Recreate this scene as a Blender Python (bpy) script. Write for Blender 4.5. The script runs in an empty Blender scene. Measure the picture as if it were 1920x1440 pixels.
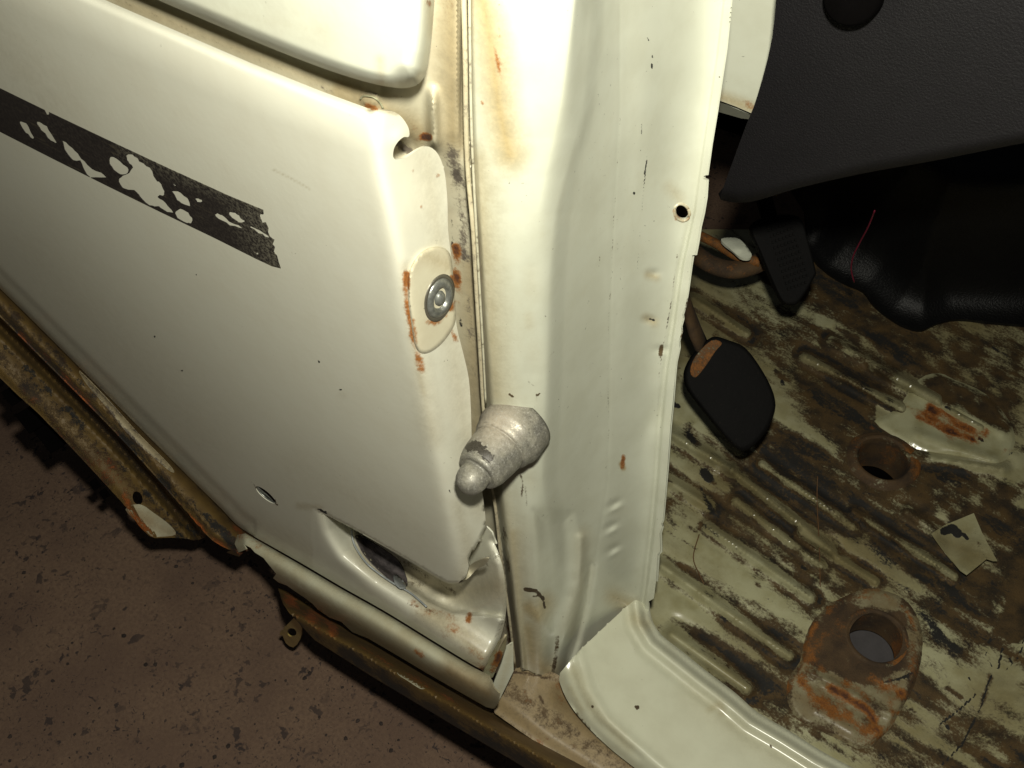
import bpy, bmesh, math, random
import numpy as np
from mathutils import Matrix, Vector
from mathutils.geometry import delaunay_2d_cdt
random.seed(4); np.random.seed(4)
S = bpy.context.scene
C = S.collection

# ------------------------------------------------------------------ camera, light, exposure
FPX = 1780.0                       # focal length in photo pixels (1920 wide)
D = np.array([0.044, 0.649, 0.760]); D /= np.linalg.norm(D)          # world down, seen from the camera (x right, y down, z forward)
F = np.array([-0.827, -0.403, 0.392]); F -= D*F.dot(D); F /= np.linalg.norm(F)   # to the front of the car
I = np.cross(F, D); I = -I if I[2] < 0 else I                          # into the car
M3 = np.stack([-F, I, -D])         # camera(x,y-down,z-fwd) -> world(X rear, Y inward, Z up)
CAM = np.array([0.0, -0.22, 1.0])  # metres; the garage floor is at Z = 0, the outer skin at Y = 0
cd = bpy.data.cameras.new('camera'); cam = bpy.data.objects.new('camera', cd); C.objects.link(cam)
cd.sensor_width = 36; cd.lens = 36*FPX/1920; cd.clip_start = 0.01; cd.clip_end = 50
R = M3 @ np.diag([1, -1, -1])
mw = Matrix.Identity(4)
for i in range(3):
    for j in range(3): mw[i][j] = float(R[i, j])
    mw[i][3] = float(CAM[i])
cam.matrix_world = mw
S.camera = cam
cd.dof.use_dof = False

w = bpy.data.worlds.new('World'); S.world = w; w.use_nodes = True
bg = w.node_tree.nodes['Background']; bg.inputs[0].default_value = (0.9, 0.95, 1, 1); bg.inputs[1].default_value = 0.016
ld = bpy.data.lights.new('camera_flash', 'POINT'); ld.shadow_soft_size = 0.012
ld.energy = 20.5; ld.color = (1.0, 0.97, 0.835)
lo = bpy.data.objects.new('camera_flash', ld); C.objects.link(lo)
fl = mw.copy(); fl.translation = Vector(CAM + M3 @ np.array([0.012, -0.062, 0.0])); lo.matrix_world = fl
S.view_settings.view_transform = 'Standard'; S.view_settings.look = 'None'
S.view_settings.exposure = 0.0; S.view_settings.gamma = 1.0

# ------------------------------------------------------------------ geometry helpers
def ray(px, py):
    px = np.asarray(px, float); py = np.asarray(py, float)
    d = np.stack([px-960, py-720, np.full(px.shape, FPX)], -1)
    return d @ M3.T
def onY(px, py, Y):
    d = ray(px, py); return CAM + d*((np.asarray(Y) - CAM[1])/d[..., 1])[..., None]
def onZ(px, py, Z):
    d = ray(px, py); return CAM + d*((np.asarray(Z) - CAM[2])/d[..., 2])[..., None]
def proj(P):
    q = (np.asarray(P, float) - CAM) @ M3
    return 960 + FPX*q[..., 0]/q[..., 2], 720 + FPX*q[..., 1]/q[..., 2]
def V(p): return Vector((float(p[0]), float(p[1]), float(p[2])))

def smooth(poly, n=6, closed=True):
    """Catmull-Rom through the given outline"""
    P = [np.array(p, float) for p in poly]; out = []; N = len(P)
    rng = range(N) if closed else range(N-1)
    for i in rng:
        if closed: a, b, c, d = P[i-1], P[i], P[(i+1) % N], P[(i+2) % N]
        else: a, b, c, d = P[max(i-1, 0)], P[i], P[i+1], P[min(i+2, N-1)]
        for k in range(n):
            t = k/n
            out.append(0.5*((2*b)+(-a+c)*t+(2*a-5*b+4*c-d)*t*t+(-a+3*b-3*c+d)*t**3))
    if not closed: out.append(P[-1])
    return [tuple(p) for p in out]
def seg_dist(x, y, pts):
    pts = np.asarray(pts, float); best = np.full(np.shape(x), 1e9)
    for (ax, ay), (bx, by) in zip(pts[:-1], pts[1:]):
        dx, dy = bx-ax, by-ay; L = dx*dx+dy*dy+1e-9
        t = np.clip(((x-ax)*dx+(y-ay)*dy)/L, 0, 1)
        best = np.minimum(best, np.hypot(x-ax-t*dx, y-ay-t*dy))
    return best
def inside(x, y, poly):
    r = np.zeros(np.shape(x), bool); n = len(poly)
    for i in range(n):
        x1, y1 = poly[i]; x2, y2 = poly[(i+1) % n]
        if y1 == y2: continue
        c = ((y1 > y) != (y2 > y)) & (x < (x2-x1)*(y-y1)/(y2-y1)+x1)
        r ^= c
    return r
def sdf(x, y, poly):
    d = seg_dist(x, y, list(poly)+[poly[0]])
    return np.where(inside(x, y, poly), d, -d)
def sst(a, b, v):
    t = np.clip((v-a)/(b-a), 0, 1); return t*t*(3-2*t)
_ph = np.random.rand(60, 5)
def wob(x, y, s=60.0, k=0):
    """a smooth pseudo random field, about -1..1"""
    r = 0
    for i in range(6):
        a = _ph[(i*7+k*11) % 60]; f = (0.6+a[0]*1.4)/s
        r = r + np.sin(x*f*math.cos(a[1]*6.28)+y*f*math.sin(a[1]*6.28)+a[2]*6.28)
    return r/3.2
def softplus(v, s): return s*np.logaddexp(0, v/s)
def resample(poly, step):
    out = []
    n = len(poly)
    for i in range(n):
        a = np.array(poly[i]); b = np.array(poly[(i+1) % n]); L = np.linalg.norm(b-a); m = max(1, int(L/step))
        for k in range(m): out.append(tuple(a+(b-a)*k/m))
    return out
def ell(cx, cy, rx, ry, rot=0, n=40):
    r = math.radians(rot)
    return [(cx+rx*math.cos(t)*math.cos(r)-ry*math.sin(t)*math.sin(r), cy+rx*math.cos(t)*math.sin(r)+ry*math.sin(t)*math.cos(r))
            for t in [2*math.pi*i/n for i in range(n)]]

# ------------------------------------------------------------------ wear masks (rust, dirt, black, stain, some painted shade)
def masks(x, y, strokes):
    m = np.zeros((len(x), 4))
    for st in strokes:
        ch, pts, wdt, amp = st[:4]; soft = st[4] if len(st) > 4 else max(wdt, 6)
        xs = [p[0] for p in pts]; ys = [p[1] for p in pts]; pad = wdt+soft*1.5+5
        sel = (x > min(xs)-pad) & (x < max(xs)+pad) & (y > min(ys)-pad) & (y < max(ys)+pad)
        if not sel.any(): continue
        X, Yv = x[sel], y[sel]
        if ch.isupper(): dd = -sdf(X, Yv, pts)
        else: dd = seg_dist(X, Yv, pts)-wdt
        if wdt < 3.6 and ch == 'r': amp = amp*.84; soft = soft*1.9; wdt = wdt*.45
        v = amp*np.clip(1-np.maximum(dd, 0)/soft, 0, 1) if (wdt < 3.6 and not ch.isupper()) else amp*np.clip(0.5-dd/(2*soft), 0, 1)
        if ch.lower() in 'rdk' and amp > .3: v = v*np.clip((.86 if ch.lower() == 'r' else .95)+(.42 if ch.lower() == 'r' else .22)*wob(X, Yv, 11, 38), .3, 1.15)
        c = 'rdks'.index(ch.lower())
        mm = m[sel]; mm[:, c] = np.maximum(mm[:, c], v); m[sel] = mm
    return m

# ------------------------------------------------------------------ object helpers
def tag(o, label=None, cat=None, group=None, kind=None):
    for k, v in (('label', label), ('category', cat), ('group', group), ('kind', kind)):
        if v: o[k] = v
    return o
def empty(name, loc):
    o = bpy.data.objects.new(name, None); C.objects.link(o); o.location = V(loc); o.empty_display_size = .05
    return o
def base_of(o):
    b = np.zeros(3)
    while o is not None: b = b+np.array(o.location); o = o.parent
    return b
def link(name, verts, faces, mat, parent=None, origin=None, smoothed=True, attr=None, thick=0, uv=None, bevel=0):
    verts = np.asarray(verts, float)
    if origin is None: origin = verts.mean(0)
    origin = np.asarray(origin, float)
    me = bpy.data.meshes.new(name)
    me.from_pydata((verts-origin).tolist(), [], [list(map(int, f)) for f in faces]); me.update()
    if smoothed: me.polygons.foreach_set('use_smooth', [True]*len(me.polygons))
    if attr is not None:
        a = me.attributes.new('wear_shade', 'FLOAT_COLOR', 'POINT'); a.data.foreach_set('color', attr.astype(np.float32).ravel())
    me.materials.append(mat)
    o = bpy.data.objects.new(name, me); C.objects.link(o)
    if parent is not None: o.parent = parent; o.location = V(origin-base_of(parent))
    else: o.location = V(origin)
    if thick:
        md = o.modifiers.new('thickness', 'SOLIDIFY'); md.thickness = thick; md.offset = -1
        if len(verts) > 60: es = o.modifiers.new('crisp_rim', 'EDGE_SPLIT'); es.split_angle = math.radians(55)
    if bevel:
        md = o.modifiers.new('edge', 'BEVEL'); md.width = bevel; md.segments = 3
    return o
def mesh2d(poly, step, holes=(), lines=()):
    poly = resample(poly, step)
    pts = list(poly); edges = [(i, (i+1) % len(poly)) for i in range(len(poly))]
    loops = [np.array(poly)]
    for h in holes:
        h = resample(h, step*.7); b = len(pts); pts += h; edges += [(b+i, b+(i+1) % len(h)) for i in range(len(h))]; loops.append(np.array(h))
    near = [list(map(tuple, l))+[tuple(l[0])] for l in loops]
    for ln in lines:
        l2 = []
        for a, b in zip(ln[:-1], ln[1:]):
            a = np.array(a, float); b = np.array(b, float); m = max(1, int(np.linalg.norm(b-a)/step))
            l2 += [tuple(a+(b-a)*k/m) for k in range(m)]
        l2.append(tuple(ln[-1])); b = len(pts); pts += l2; edges += [(b+i, b+i+1) for i in range(len(l2)-1)]; near.append(l2)
    A = np.array(poly)
    gx, gy = np.meshgrid(np.arange(A[:, 0].min(), A[:, 0].max(), step), np.arange(A[:, 1].min(), A[:, 1].max(), step))
    gx = gx.copy(); gx[1::2] += step/2
    gx = gx.ravel(); gy = gy.ravel()
    ok = inside(gx, gy, poly)
    gx, gy = gx[ok], gy[ok]
    if len(near):
        dm = np.full(gx.shape, 1e9)
        for l in near: dm = np.minimum(dm, seg_dist(gx, gy, l))
        ok = dm > step*.45
        for h in holes: ok &= ~inside(gx, gy, h)
        gx, gy = gx[ok], gy[ok]
    pts += list(zip(gx, gy))
    r = delaunay_2d_cdt([Vector((float(a), float(b))) for a, b in pts], edges, [], 0, 1e-4)
    v = np.array([(p.x, p.y) for p in r[0]]); f = np.array([t for t in r[2] if len(t) == 3])
    c = v[f].mean(1); k = inside(c[:, 0], c[:, 1], poly)
    for h in holes: k &= ~inside(c[:, 0], c[:, 1], h)
    return v, f[k]
def sheet(name, poly, fn, mat, parent=None, step=6, holes=(), lines=(), strokes=(), thick=.0012, extra=None, **kw):
    """a pressed steel sheet: its outline and its own relief in metres, fn gives the world points"""
    v, f = mesh2d(poly, step, holes, lines)
    P = fn(v[:, 0], v[:, 1])
    used = np.unique(f); remap = -np.ones(len(v), int); remap[used] = np.arange(len(used)); f = remap[f]; P = P[used]; v = v[used]
    n = np.cross(P[f[:, 1]]-P[f[:, 0]], P[f[:, 2]]-P[f[:, 0]]); cc = P[f].mean(1)-CAM
    flip = (n*cc).sum(1) > 0
    f = np.where((flip.mean() > .5), f[:, ::-1], f)
    att = masks(v[:, 0], v[:, 1], strokes)
    if extra is not None: att = extra(v[:, 0], v[:, 1], P, att)
    return link(name, P, f, mat, parent, attr=att, thick=thick, **kw)
def frame(n, up=(0, 0, 1)):
    n = np.asarray(n, float); n = n/np.linalg.norm(n)
    a = np.cross(up, n); a = a/np.linalg.norm(a); b = np.cross(n, a); return a, b, n
def lathe(name, prof, origin, axis, mat, parent, seg=48, attr=None, sx=1, sy=1, up=(0, 0, 1), jit=0, cap=True, **kw):
    """prof = [(radius, distance along the axis)]"""
    a, b, n = frame(axis, up); o = np.asarray(origin, float); vs = []; fs = []
    for i, (r, h) in enumerate(prof):
        for k in range(seg):
            t = 2*math.pi*k/seg; rr = r*(1+jit*math.sin(3*t+i)*.5+jit*math.sin(7*t+i*2)*.3)
            vs.append(o+a*rr*sx*math.cos(t)+b*rr*sy*math.sin(t)+n*h)
    for i in range(len(prof)-1):
        for k in range(seg):
            k2 = (k+1) % seg; fs.append((i*seg+k, i*seg+k2, (i+1)*seg+k2, (i+1)*seg+k))
    if cap:
        fs.append(tuple((len(prof)-1)*seg+k for k in range(seg)))
    at = np.zeros((len(vs), 4))
    if attr is not None: at = attr(np.array(vs), at)
    return link(name, vs, fs, mat, parent, attr=at, **kw)
def tube(name, pts, r, mat, parent=None, seg=8, flat=1.0, attrv=(0, 0, 0, 0), taper=None, up=(0.1, 0.2, 1), **kw):
    P = [np.array(p, float) for p in pts]; vs = []; fs = []
    for i, p in enumerate(P):
        t = P[min(i+1, len(P)-1)]-P[max(i-1, 0)]
        a, b, n = frame(t, up); rr = r*(taper(i/(len(P)-1)) if taper else 1)
        for k in range(seg):
            an = 2*math.pi*k/seg; vs.append(p+a*rr*math.cos(an)+b*rr*flat*math.sin(an))
    for i in range(len(P)-1):
        for k in range(seg):
            k2 = (k+1) % seg; fs.append((i*seg+k, i*seg+k2, (i+1)*seg+k2, (i+1)*seg+k))
    fs.append(tuple(reversed(range(seg)))); fs.append(tuple((len(P)-1)*seg+k for k in range(seg)))
    at = np.tile(np.array(attrv, float), (len(vs), 1))
    return link(name, vs, fs, mat, parent, attr=at, **kw)
def slab(name, poly3, n, th, mat, parent=None, bevel=.0015, smoothed=True, attrv=(0, 0, 0, 0), dome=0, **kw):
    """a solid plate: outline points in space, pushed back along n by th"""
    P = np.array(poly3, float); n = np.asarray(n, float); n = n/np.linalg.norm(n); c = P.mean(0); k = len(P)
    vs = []; fs = []
    rings = [(1.0, 0.0, 1.0), (1.0, 0.12, 0.0)] if False else None
    levels = [(0.97, 0.0), (0.995, 0.12), (1.0, 0.3), (1.0, 0.8), (.98, 1.0)]
    inner = [.25, .5, .75, .9]
    for q in inner: vs += [c+(p-c)*q+n*dome*(1-q*q) for p in P]
    for q, h in levels: vs += [c+(p-c)*q-n*th*h for p in P]
    R_ = len(inner)+len(levels)
    for i in range(R_-1):
        for j in range(k):
            j2 = (j+1) % k; fs.append((i*k+j, (i+1)*k+j, (i+1)*k+j2, i*k+j2))
    vs.append(c+n*dome); ci = len(vs)-1
    for j in range(k): fs.append((ci, j, (j+1) % k))
    fs.append(tuple((R_-1)*k+j for j in range(k)))
    o = link(name, vs, fs, mat, parent, attr=np.tile(np.array(attrv, float), (len(vs), 1)), **kw)
    bm = bmesh.new(); bm.from_mesh(o.data); bmesh.ops.recalc_face_normals(bm, faces=bm.faces); bm.to_mesh(o.data); bm.free()
    return o

# ------------------------------------------------------------------ materials
class NT:
    def __init__(s, name):
        s.m = bpy.data.materials.new(name); s.m.use_nodes = True; s.t = s.m.node_tree; s.t.nodes.clear()
        s.out = s.n('ShaderNodeOutputMaterial'); s.b = s.n('ShaderNodeBsdfPrincipled'); s.t.links.new(s.b.outputs[0], s.out.inputs[0])
        s.tc = s.n('ShaderNodeTexCoord'); s.geo = s.n('ShaderNodeNewGeometry')
    def n(s, ty, **kw):
        x = s.t.nodes.new(ty)
        for k, v in kw.items(): setattr(x, k, v)
        return x
    def put(s, sock, v):
        if hasattr(v, 'is_linked') or hasattr(v, 'links'): s.t.links.new(v, sock)
        elif isinstance(v, (tuple, list)): sock.default_value = tuple(v)+((1,) if len(v) == 3 and len(sock.default_value) == 4 else ())
        else: sock.default_value = v
    def pos(s, scale=(1, 1, 1), rot=(0, 0, 0)):
        mp = s.n('ShaderNodeMapping'); s.t.links.new(s.geo.outputs['Position'], mp.inputs[0])
        mp.inputs['Scale'].default_value = scale; mp.inputs['Rotation'].default_value = rot; return mp.outputs[0]
    def noise(s, scale, detail=4, rough=.55, vec=None, dist=0):
        x = s.n('ShaderNodeTexNoise'); x.inputs['Scale'].default_value = scale; x.inputs['Detail'].default_value = detail
        x.inputs['Roughness'].default_value = rough; x.inputs['Distortion'].default_value = dist
        s.t.links.new(vec or s.geo.outputs['Position'], x.inputs['Vector']); return x.outputs[0]
    def vor(s, scale, vec=None, feature='F1', out=0):
        x = s.n('ShaderNodeTexVoronoi', feature=feature); x.inputs['Scale'].default_value = scale
        s.t.links.new(vec or s.geo.outputs['Position'], x.inputs['Vector']); return x.outputs[out]
    def math(s, op, a, b=0.0, c=None, clamp=False):
        x = s.n('ShaderNodeMath', operation=op, use_clamp=clamp); s.put(x.inputs[0], a); s.put(x.inputs[1], b)
        if c is not None: s.put(x.inputs[2], c)
        return x.outputs[0]
    def ramp(s, v, a, b, lo=0.0, hi=1.0):
        x = s.n('ShaderNodeMapRange', interpolation_type='SMOOTHSTEP'); s.put(x.inputs[0], v)
        x.inputs[1].default_value = a; x.inputs[2].default_value = b; x.inputs[3].default_value = lo; x.inputs[4].default_value = hi
        return x.outputs[0]
    def mix(s, f, a, b):
        x = s.n('ShaderNodeMix', data_type='RGBA'); s.put(x.inputs[0], f); s.put(x.inputs[6], a); s.put(x.inputs[7], b); return x.outputs[2]
    def attr(s, name='wear_shade'):
        x = s.n('ShaderNodeAttribute', attribute_name=name); sp = s.n('ShaderNodeSeparateColor'); s.t.links.new(x.outputs['Color'], sp.inputs[0])
        return sp.outputs[0], sp.outputs[1], sp.outputs[2], x.outputs['Alpha']
    def bump(s, h, strength=.3, dist=.001, prev=None):
        x = s.n('ShaderNodeBump'); x.inputs['Strength'].default_value = strength; x.inputs['Distance'].default_value = dist
        s.t.links.new(h, x.inputs['Height'])
        if prev is not None: s.t.links.new(prev, x.inputs['Normal'])
        return x.outputs[0]

def painted(name, base, alt, rough=.38, grime=.0, stain=(.40, .31, .15), dirt=(.085, .055, .022), dirt2=(.03, .02, .01), black=(.01, .009, .007),
            rust=(.30, .11, .018), rust2=(.06, .02, .007), speck=.5, dirtscale=140, dirtamp=.9, streak=(1, 1, 1), metal=0, coat=.25, bumps=.15, flow=None):
    s = NT(name); r, d, k, st = s.attr(); fv = None
    if flow:
        mp = s.n('ShaderNodeMapping', vector_type='TEXTURE'); s.t.links.new(s.geo.outputs['Position'], mp.inputs[0])
        mp.inputs['Rotation'].default_value = (0, 0, flow[0]); mp.inputs['Scale'].default_value = (flow[1], 1, 1); fv = mp.outputs[0]
    big = s.noise(9, 3); med = s.noise(45, 4); fin = s.math('ADD', s.math('MULTIPLY', s.noise(dirtscale, 6, .7, fv or s.pos(streak)), .62), s.math('MULTIPLY', s.noise(dirtscale*4.5, 4, .7), .38)); vf = s.noise(700, 4, .7)
    spk = s.noise(420, 3, .6)
    col = s.mix(s.ramp(med, .35, .7), base, alt)
    g = s.ramp(s.math('ADD', s.math('MULTIPLY', big, .5), s.math('MULTIPLY', fin, .5)), .52, .75, 0, grime)
    col = s.mix(g, col, stain)
    # yellow-brown staining
    stf = s.math('MULTIPLY', s.math('ADD', st, 0), s.ramp(s.math('ADD', fin, s.math('MULTIPLY', st, .35)), .30, .75, .25, 1))
    col = s.mix(s.math('MINIMUM', stf, 1), col, s.mix(s.ramp(fin, .4, .65), stain, tuple(c*.72 for c in stain)))
    # tiny specks of dirt
    sp_ = s.math('MULTIPLY', s.ramp(spk, .715, .75), s.ramp(s.noise(25, 3), .5-.15*speck, .75-.2*speck))
    sp_ = s.math('MULTIPLY', sp_, min(1, speck*1.3))
    col = s.mix(sp_, col, dirt2)
    def thr(a, n, amp, lo=.46, hi=.60): return s.ramp(s.math('ADD', a, s.math('MULTIPLY', s.math('SUBTRACT', n, .5), amp)), lo, hi)
    fd = thr(d, fin, dirtamp*1.5, .36, .62)
    dcol = s.mix(s.ramp(s.math('ADD', med, s.math('MULTIPLY', vf, .4)), .5, .95), dirt, dirt2)
    dcol = s.mix(s.ramp(vf, .62, .8, 0, .6), dcol, tuple(min(1, c*2.2) for c in dirt))
    col = s.mix(fd, col, dcol)
    fk = thr(k, fin, dirtamp*1.3, .46, .60)
    col = s.mix(fk, col, s.mix(s.ramp(vf, .6, .8), black, tuple(c*3 for c in black)))
    # rust with an orange halo
    fr = thr(r, fin, dirtamp*1.3, .22, .56); fr2 = thr(r, fin, dirtamp*1.3, .50, .80)
    col = s.mix(fr, col, s.mix(s.ramp(vf, .35, .7), rust, tuple(c*.6 for c in rust)))
    col = s.mix(fr2, col, s.mix(s.ramp(vf, .4, .7), rust2, tuple(c*1.9 for c in rust2)))
    s.put(s.b.inputs['Base Color'], col)
    allw = s.math('MAXIMUM', s.math('MAXIMUM', fd, fk), fr)
    s.put(s.b.inputs['Roughness'], s.math('ADD', s.math('MULTIPLY', allw, .8-rough), s.ramp(med, .3, .7, rough-.04, rough+.08)))
    s.put(s.b.inputs['Coat Weight'], s.math('MULTIPLY', s.math('SUBTRACT', 1, allw, clamp=True), coat)); s.b.inputs['Coat Roughness'].default_value = .22
    s.b.inputs['Metallic'].default_value = metal
    h = s.math('ADD', s.math('MULTIPLY', allw, s.math('ADD', vf, .3)), s.math('MULTIPLY', med, .3))
    nb = s.bump(h, bumps, .0012); nb = s.bump(s.noise(260, 2), .05, .0008, nb)
    s.put(s.b.inputs['Normal'], nb)
    return s.m

M = {}
M['panel'] = painted('aged_cream_paint', (.61, .605, .50), (.585, .575, .47), rough=.36, speck=.6, grime=.04, stain=(.40, .35, .23), coat=.4)
M['upper'] = painted('cream_paint_upper', (.58, .60, .49), (.54, .55, .45), rough=.40, speck=.3)
M['pillar'] = painted('pale_green_cream_paint', (.545, .56, .455), (.505, .515, .41), rough=.36, speck=.9, grime=.14, coat=.4)
M['jamb'] = painted('grimy_cream_paint', (.52, .49, .36), (.46, .42, .30), rough=.5, speck=.9, grime=.3, stain=(.35, .275, .145), dirt=(.15, .125, .095), dirt2=(.06, .048, .036))
M['arch'] = painted('dirty_arch_paint', (.125, .082, .024), (.065, .04, .011), rough=.62, grime=.6, speck=1, stain=(.12, .062, .010), dirt=(.04, .022, .006), dirt2=(.008, .005, .003), rust=(.34, .085, .008), rust2=(.10, .022, .004), coat=0, bumps=.5)
M['rocker'] = painted('grimy_rocker_paint', (.42, .41, .30), (.36, .33, .22), rough=.42, grime=.45, speck=.8, stain=(.22, .155, .075), dirt=(.095, .06, .024), dirt2=(.035, .02, .01))
M['sill'] = painted('sill_paint', (.50, .505, .385), (.46, .46, .345), rough=.34, grime=.10, speck=.6, stain=(.34, .28, .14), coat=.5)
def _onZ(px, py, Z):
    d = ray(px, py); return CAM + d*((Z - CAM[2])/d[2])
_p, _q = _onZ(1500., 850., .2), _onZ(1600., 915., .2); TH = math.atan2(_q[1]-_p[1], _q[0]-_p[0])
M['floor'] = painted('dirty_footwell_paint', (.40, .39, .24), (.30, .28, .15), rough=.27, grime=.6, speck=1, stain=(.19, .15, .065),
                     dirt=(.078, .045, .012), dirt2=(.010, .0065, .002), dirtscale=95, dirtamp=.95, coat=.5, bumps=.45, rust=(.28, .09, .010), rust2=(.035, .010, .004), flow=(TH, 2.4))
M['rusty'] = painted('rusty_plate', (.30, .30, .19), (.20, .17, .09), rough=.6, grime=.6, speck=1, stain=(.14, .085, .03), dirt=(.075, .042, .015), dirt2=(.026, .015, .007),
                     rust=(.24, .085, .009), rust2=(.05, .016, .005), dirtscale=110, dirtamp=1.0, coat=.1, bumps=.5)

def simple(name, col, rough=.6, metal=0, var=.3, scale=80, bumpy=.2, bscale=300, spec=.5, fleck=None):
    s = NT(name); n = s.noise(scale, 5, .65); c = s.mix(s.ramp(n, .3, .7), col, tuple(x*(1-var) for x in col))
    if fleck: c = s.mix(s.ramp(s.noise(bscale*1.6, 3, .6), fleck[1], fleck[1]+.05), c, fleck[0])
    s.put(s.b.inputs['Base Color'], c); s.b.inputs['Roughness'].default_value = rough; s.b.inputs['Metallic'].default_value = metal
    s.b.inputs['Specular IOR Level'].default_value = spec
    if bumpy: s.put(s.b.inputs['Normal'], s.bump(s.noise(bscale, 4, .6), bumpy, .001))
    return s.m
M['rubber'] = simple('dark_pedal_rubber', (.0016, .0013, .0011), .75, var=.5, bumpy=.3, spec=.15, fleck=((.008, .006, .004), .66))
M['vinyl'] = simple('dark_grey_vinyl', (.0052, .0046, .0054), .62, var=.15, bumpy=.5, bscale=900, spec=.3, fleck=((.022, .020, .017), .70))
M['mat'] = simple('black_textured_vinyl', (.004, .004, .004), .45, var=.3, bumpy=.9, bscale=420, spec=.35)
M['void'] = simple('near_black', (.0018, .0015, .0015), .95, bumpy=.2, spec=.03)  # near black; on the upper drain well bottom it stands in for shade
M['opening'] = simple('opening_shade', (.10, .085, .085), .7, var=.7, scale=160)  # dark tone standing in for the shade inside the pocket opening
M['steel'] = simple('worn_steel', (.30, .31, .28), .34, metal=.65, var=.5, bumpy=.2, scale=200)
M['galv'] = simple('grey_plastic', (.26, .28, .28), .35, var=.3)
M['greypan'] = simple('grey_primer', (.055, .05, .052), .8, var=.2, bumpy=.2)
M['white'] = simple('white_plastic', (.6, .62, .5), .4, var=.15)
M['wire'] = simple('dark_red_wire', (.12, .004, .02), .5, var=.1, bumpy=0)
M['brass'] = simple('yellow_passivated_clip', (.55, .44, .17), .35, metal=.5, var=.3)
M['bristle'] = simple('rusty_wire', (.14, .07, .025), .6)

# bumper rubber: silvery overspray with a bare black patch
def bumper_mat():
    s = NT('oversprayed_rubber'); r, d, k, st = s.attr()
    fin = s.noise(900, 4, .7); med = s.noise(120, 4)
    spark = s.vor(2600, out=1)
    sp = s.n('ShaderNodeSeparateColor'); s.t.links.new(spark, sp.inputs[0])
    col = s.mix(s.ramp(med, .35, .65), (.205, .195, .155), (.125, .12, .10))
    col = s.mix(st, col, (.33, .29, .225))
    col = s.mix(s.ramp(s.noise(900, 4, .75), .52, .66, 0, .6), col, (.36, .35, .31))
    col = s.mix(s.ramp(fin, .30, .38, .75, 0), col, (.13, .12, .11))
    fk = s.ramp(s.math('ADD', k, s.math('MULTIPLY', s.math('SUBTRACT', s.noise(420, 4, .7), .5), 1.1)), .45, .52)
    col = s.mix(fk, col, (.035, .03, .022))
    s.put(s.b.inputs['Base Color'], col); s.put(s.b.inputs['Roughness'], s.ramp(sp.outputs[0], .6, 1, .5, .3))
    s.put(s.b.inputs['Metallic'], s.math('MULTIPLY', s.ramp(sp.outputs[0], .72, .8), .55))
    s.put(s.b.inputs['Normal'], s.bump(s.noise(1500, 3, .7), .3, .0005)); return s.m
M['bumper'] = bumper_mat()
def stripe_mat():
    s = NT('faded_black_tape'); r, d, k, st = s.attr()
    fin = s.noise(500, 5, .75); lin = s.noise(120, 4, .6, s.pos((.25, 1, 2.5)))
    col = s.mix(s.ramp(fin, .4, .7), (.014, .011, .010), (.036, .030, .024))
    col = s.mix(s.math('MULTIPLY', st, s.ramp(fin, .42, .62)), col, (.16, .15, .11))
    col = s.mix(s.math('MULTIPLY', s.ramp(lin, .60, .66), .35), col, (.09, .075, .045))
    s.put(s.b.inputs['Base Color'], col); s.b.inputs['Roughness'].default_value = .55
    s.put(s.b.inputs['Normal'], s.bump(fin, .3, .0006)); return s.m
M['stripe'] = stripe_mat()
def concrete():
    s = NT('stained_concrete')
    warp = s.n('ShaderNodeVectorMath', operation='ADD')
    nz = s.n('ShaderNodeTexNoise'); nz.inputs['Scale'].default_value = 60; nz.inputs['Detail'].default_value = 4
    s.t.links.new(s.geo.outputs['Position'], nz.inputs['Vector'])
    sc = s.n('ShaderNodeVectorMath', operation='SCALE'); s.t.links.new(nz.outputs['Color'], sc.inputs[0]); sc.inputs['Scale'].default_value = .018
    s.t.links.new(s.geo.outputs['Position'], warp.inputs[0]); s.t.links.new(sc.outputs[0], warp.inputs[1]); W = warp.outputs[0]
    col = s.mix(s.ramp(s.noise(7, 5), .35, .65), (.225, .145, .092), (.155, .096, .064))
    col = s.mix(s.ramp(s.noise(240, 5, .7), .35, .75), col, (.13, .08, .055))
    col = s.mix(s.ramp(s.noise(900, 3, .7), .60, .72, 0, .6), col, (.32, .25, .2))
    for scale, th, off, dark in ((48, .625, 0, .85), (120, .62, 1, .85), (290, .62, 2, .75), (22, .68, 3, .45)):
        f = s.ramp(s.noise(scale, 3, .55, W), th, th+.035, 0, dark)
        f = s.math('MULTIPLY', f, s.ramp(s.noise(5+off*3, 3), .36, .60, .10, 1))
        col = s.mix(f, col, (.03, .022, .022))
    s.put(s.b.inputs['Base Color'], col); s.b.inputs['Roughness'].default_value = .85
    s.put(s.b.inputs['Normal'], s.bump(s.noise(300, 5, .7), .5, .002)); return s.m
M['concrete'] = concrete()

# ================================================================== the garage floor
g = link('garage_floor', [(-2, -1.2, 0), (1.6, -1.2, 0), (1.6, 1.2, 0), (-2, 1.2, 0)], [(0, 1, 2, 3)], M['concrete'], smoothed=False)
tag(g, kind='structure')

CAR = empty('old_car', (-.25, .15, 0))
tag(CAR, 'old cream painted car with worn rusty door opening, bare footwell and black side stripe', 'car')

def interp(y, pts):
    p = np.array(pts, float); return np.interp(y, p[:, 0], p[:, 1])

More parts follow.
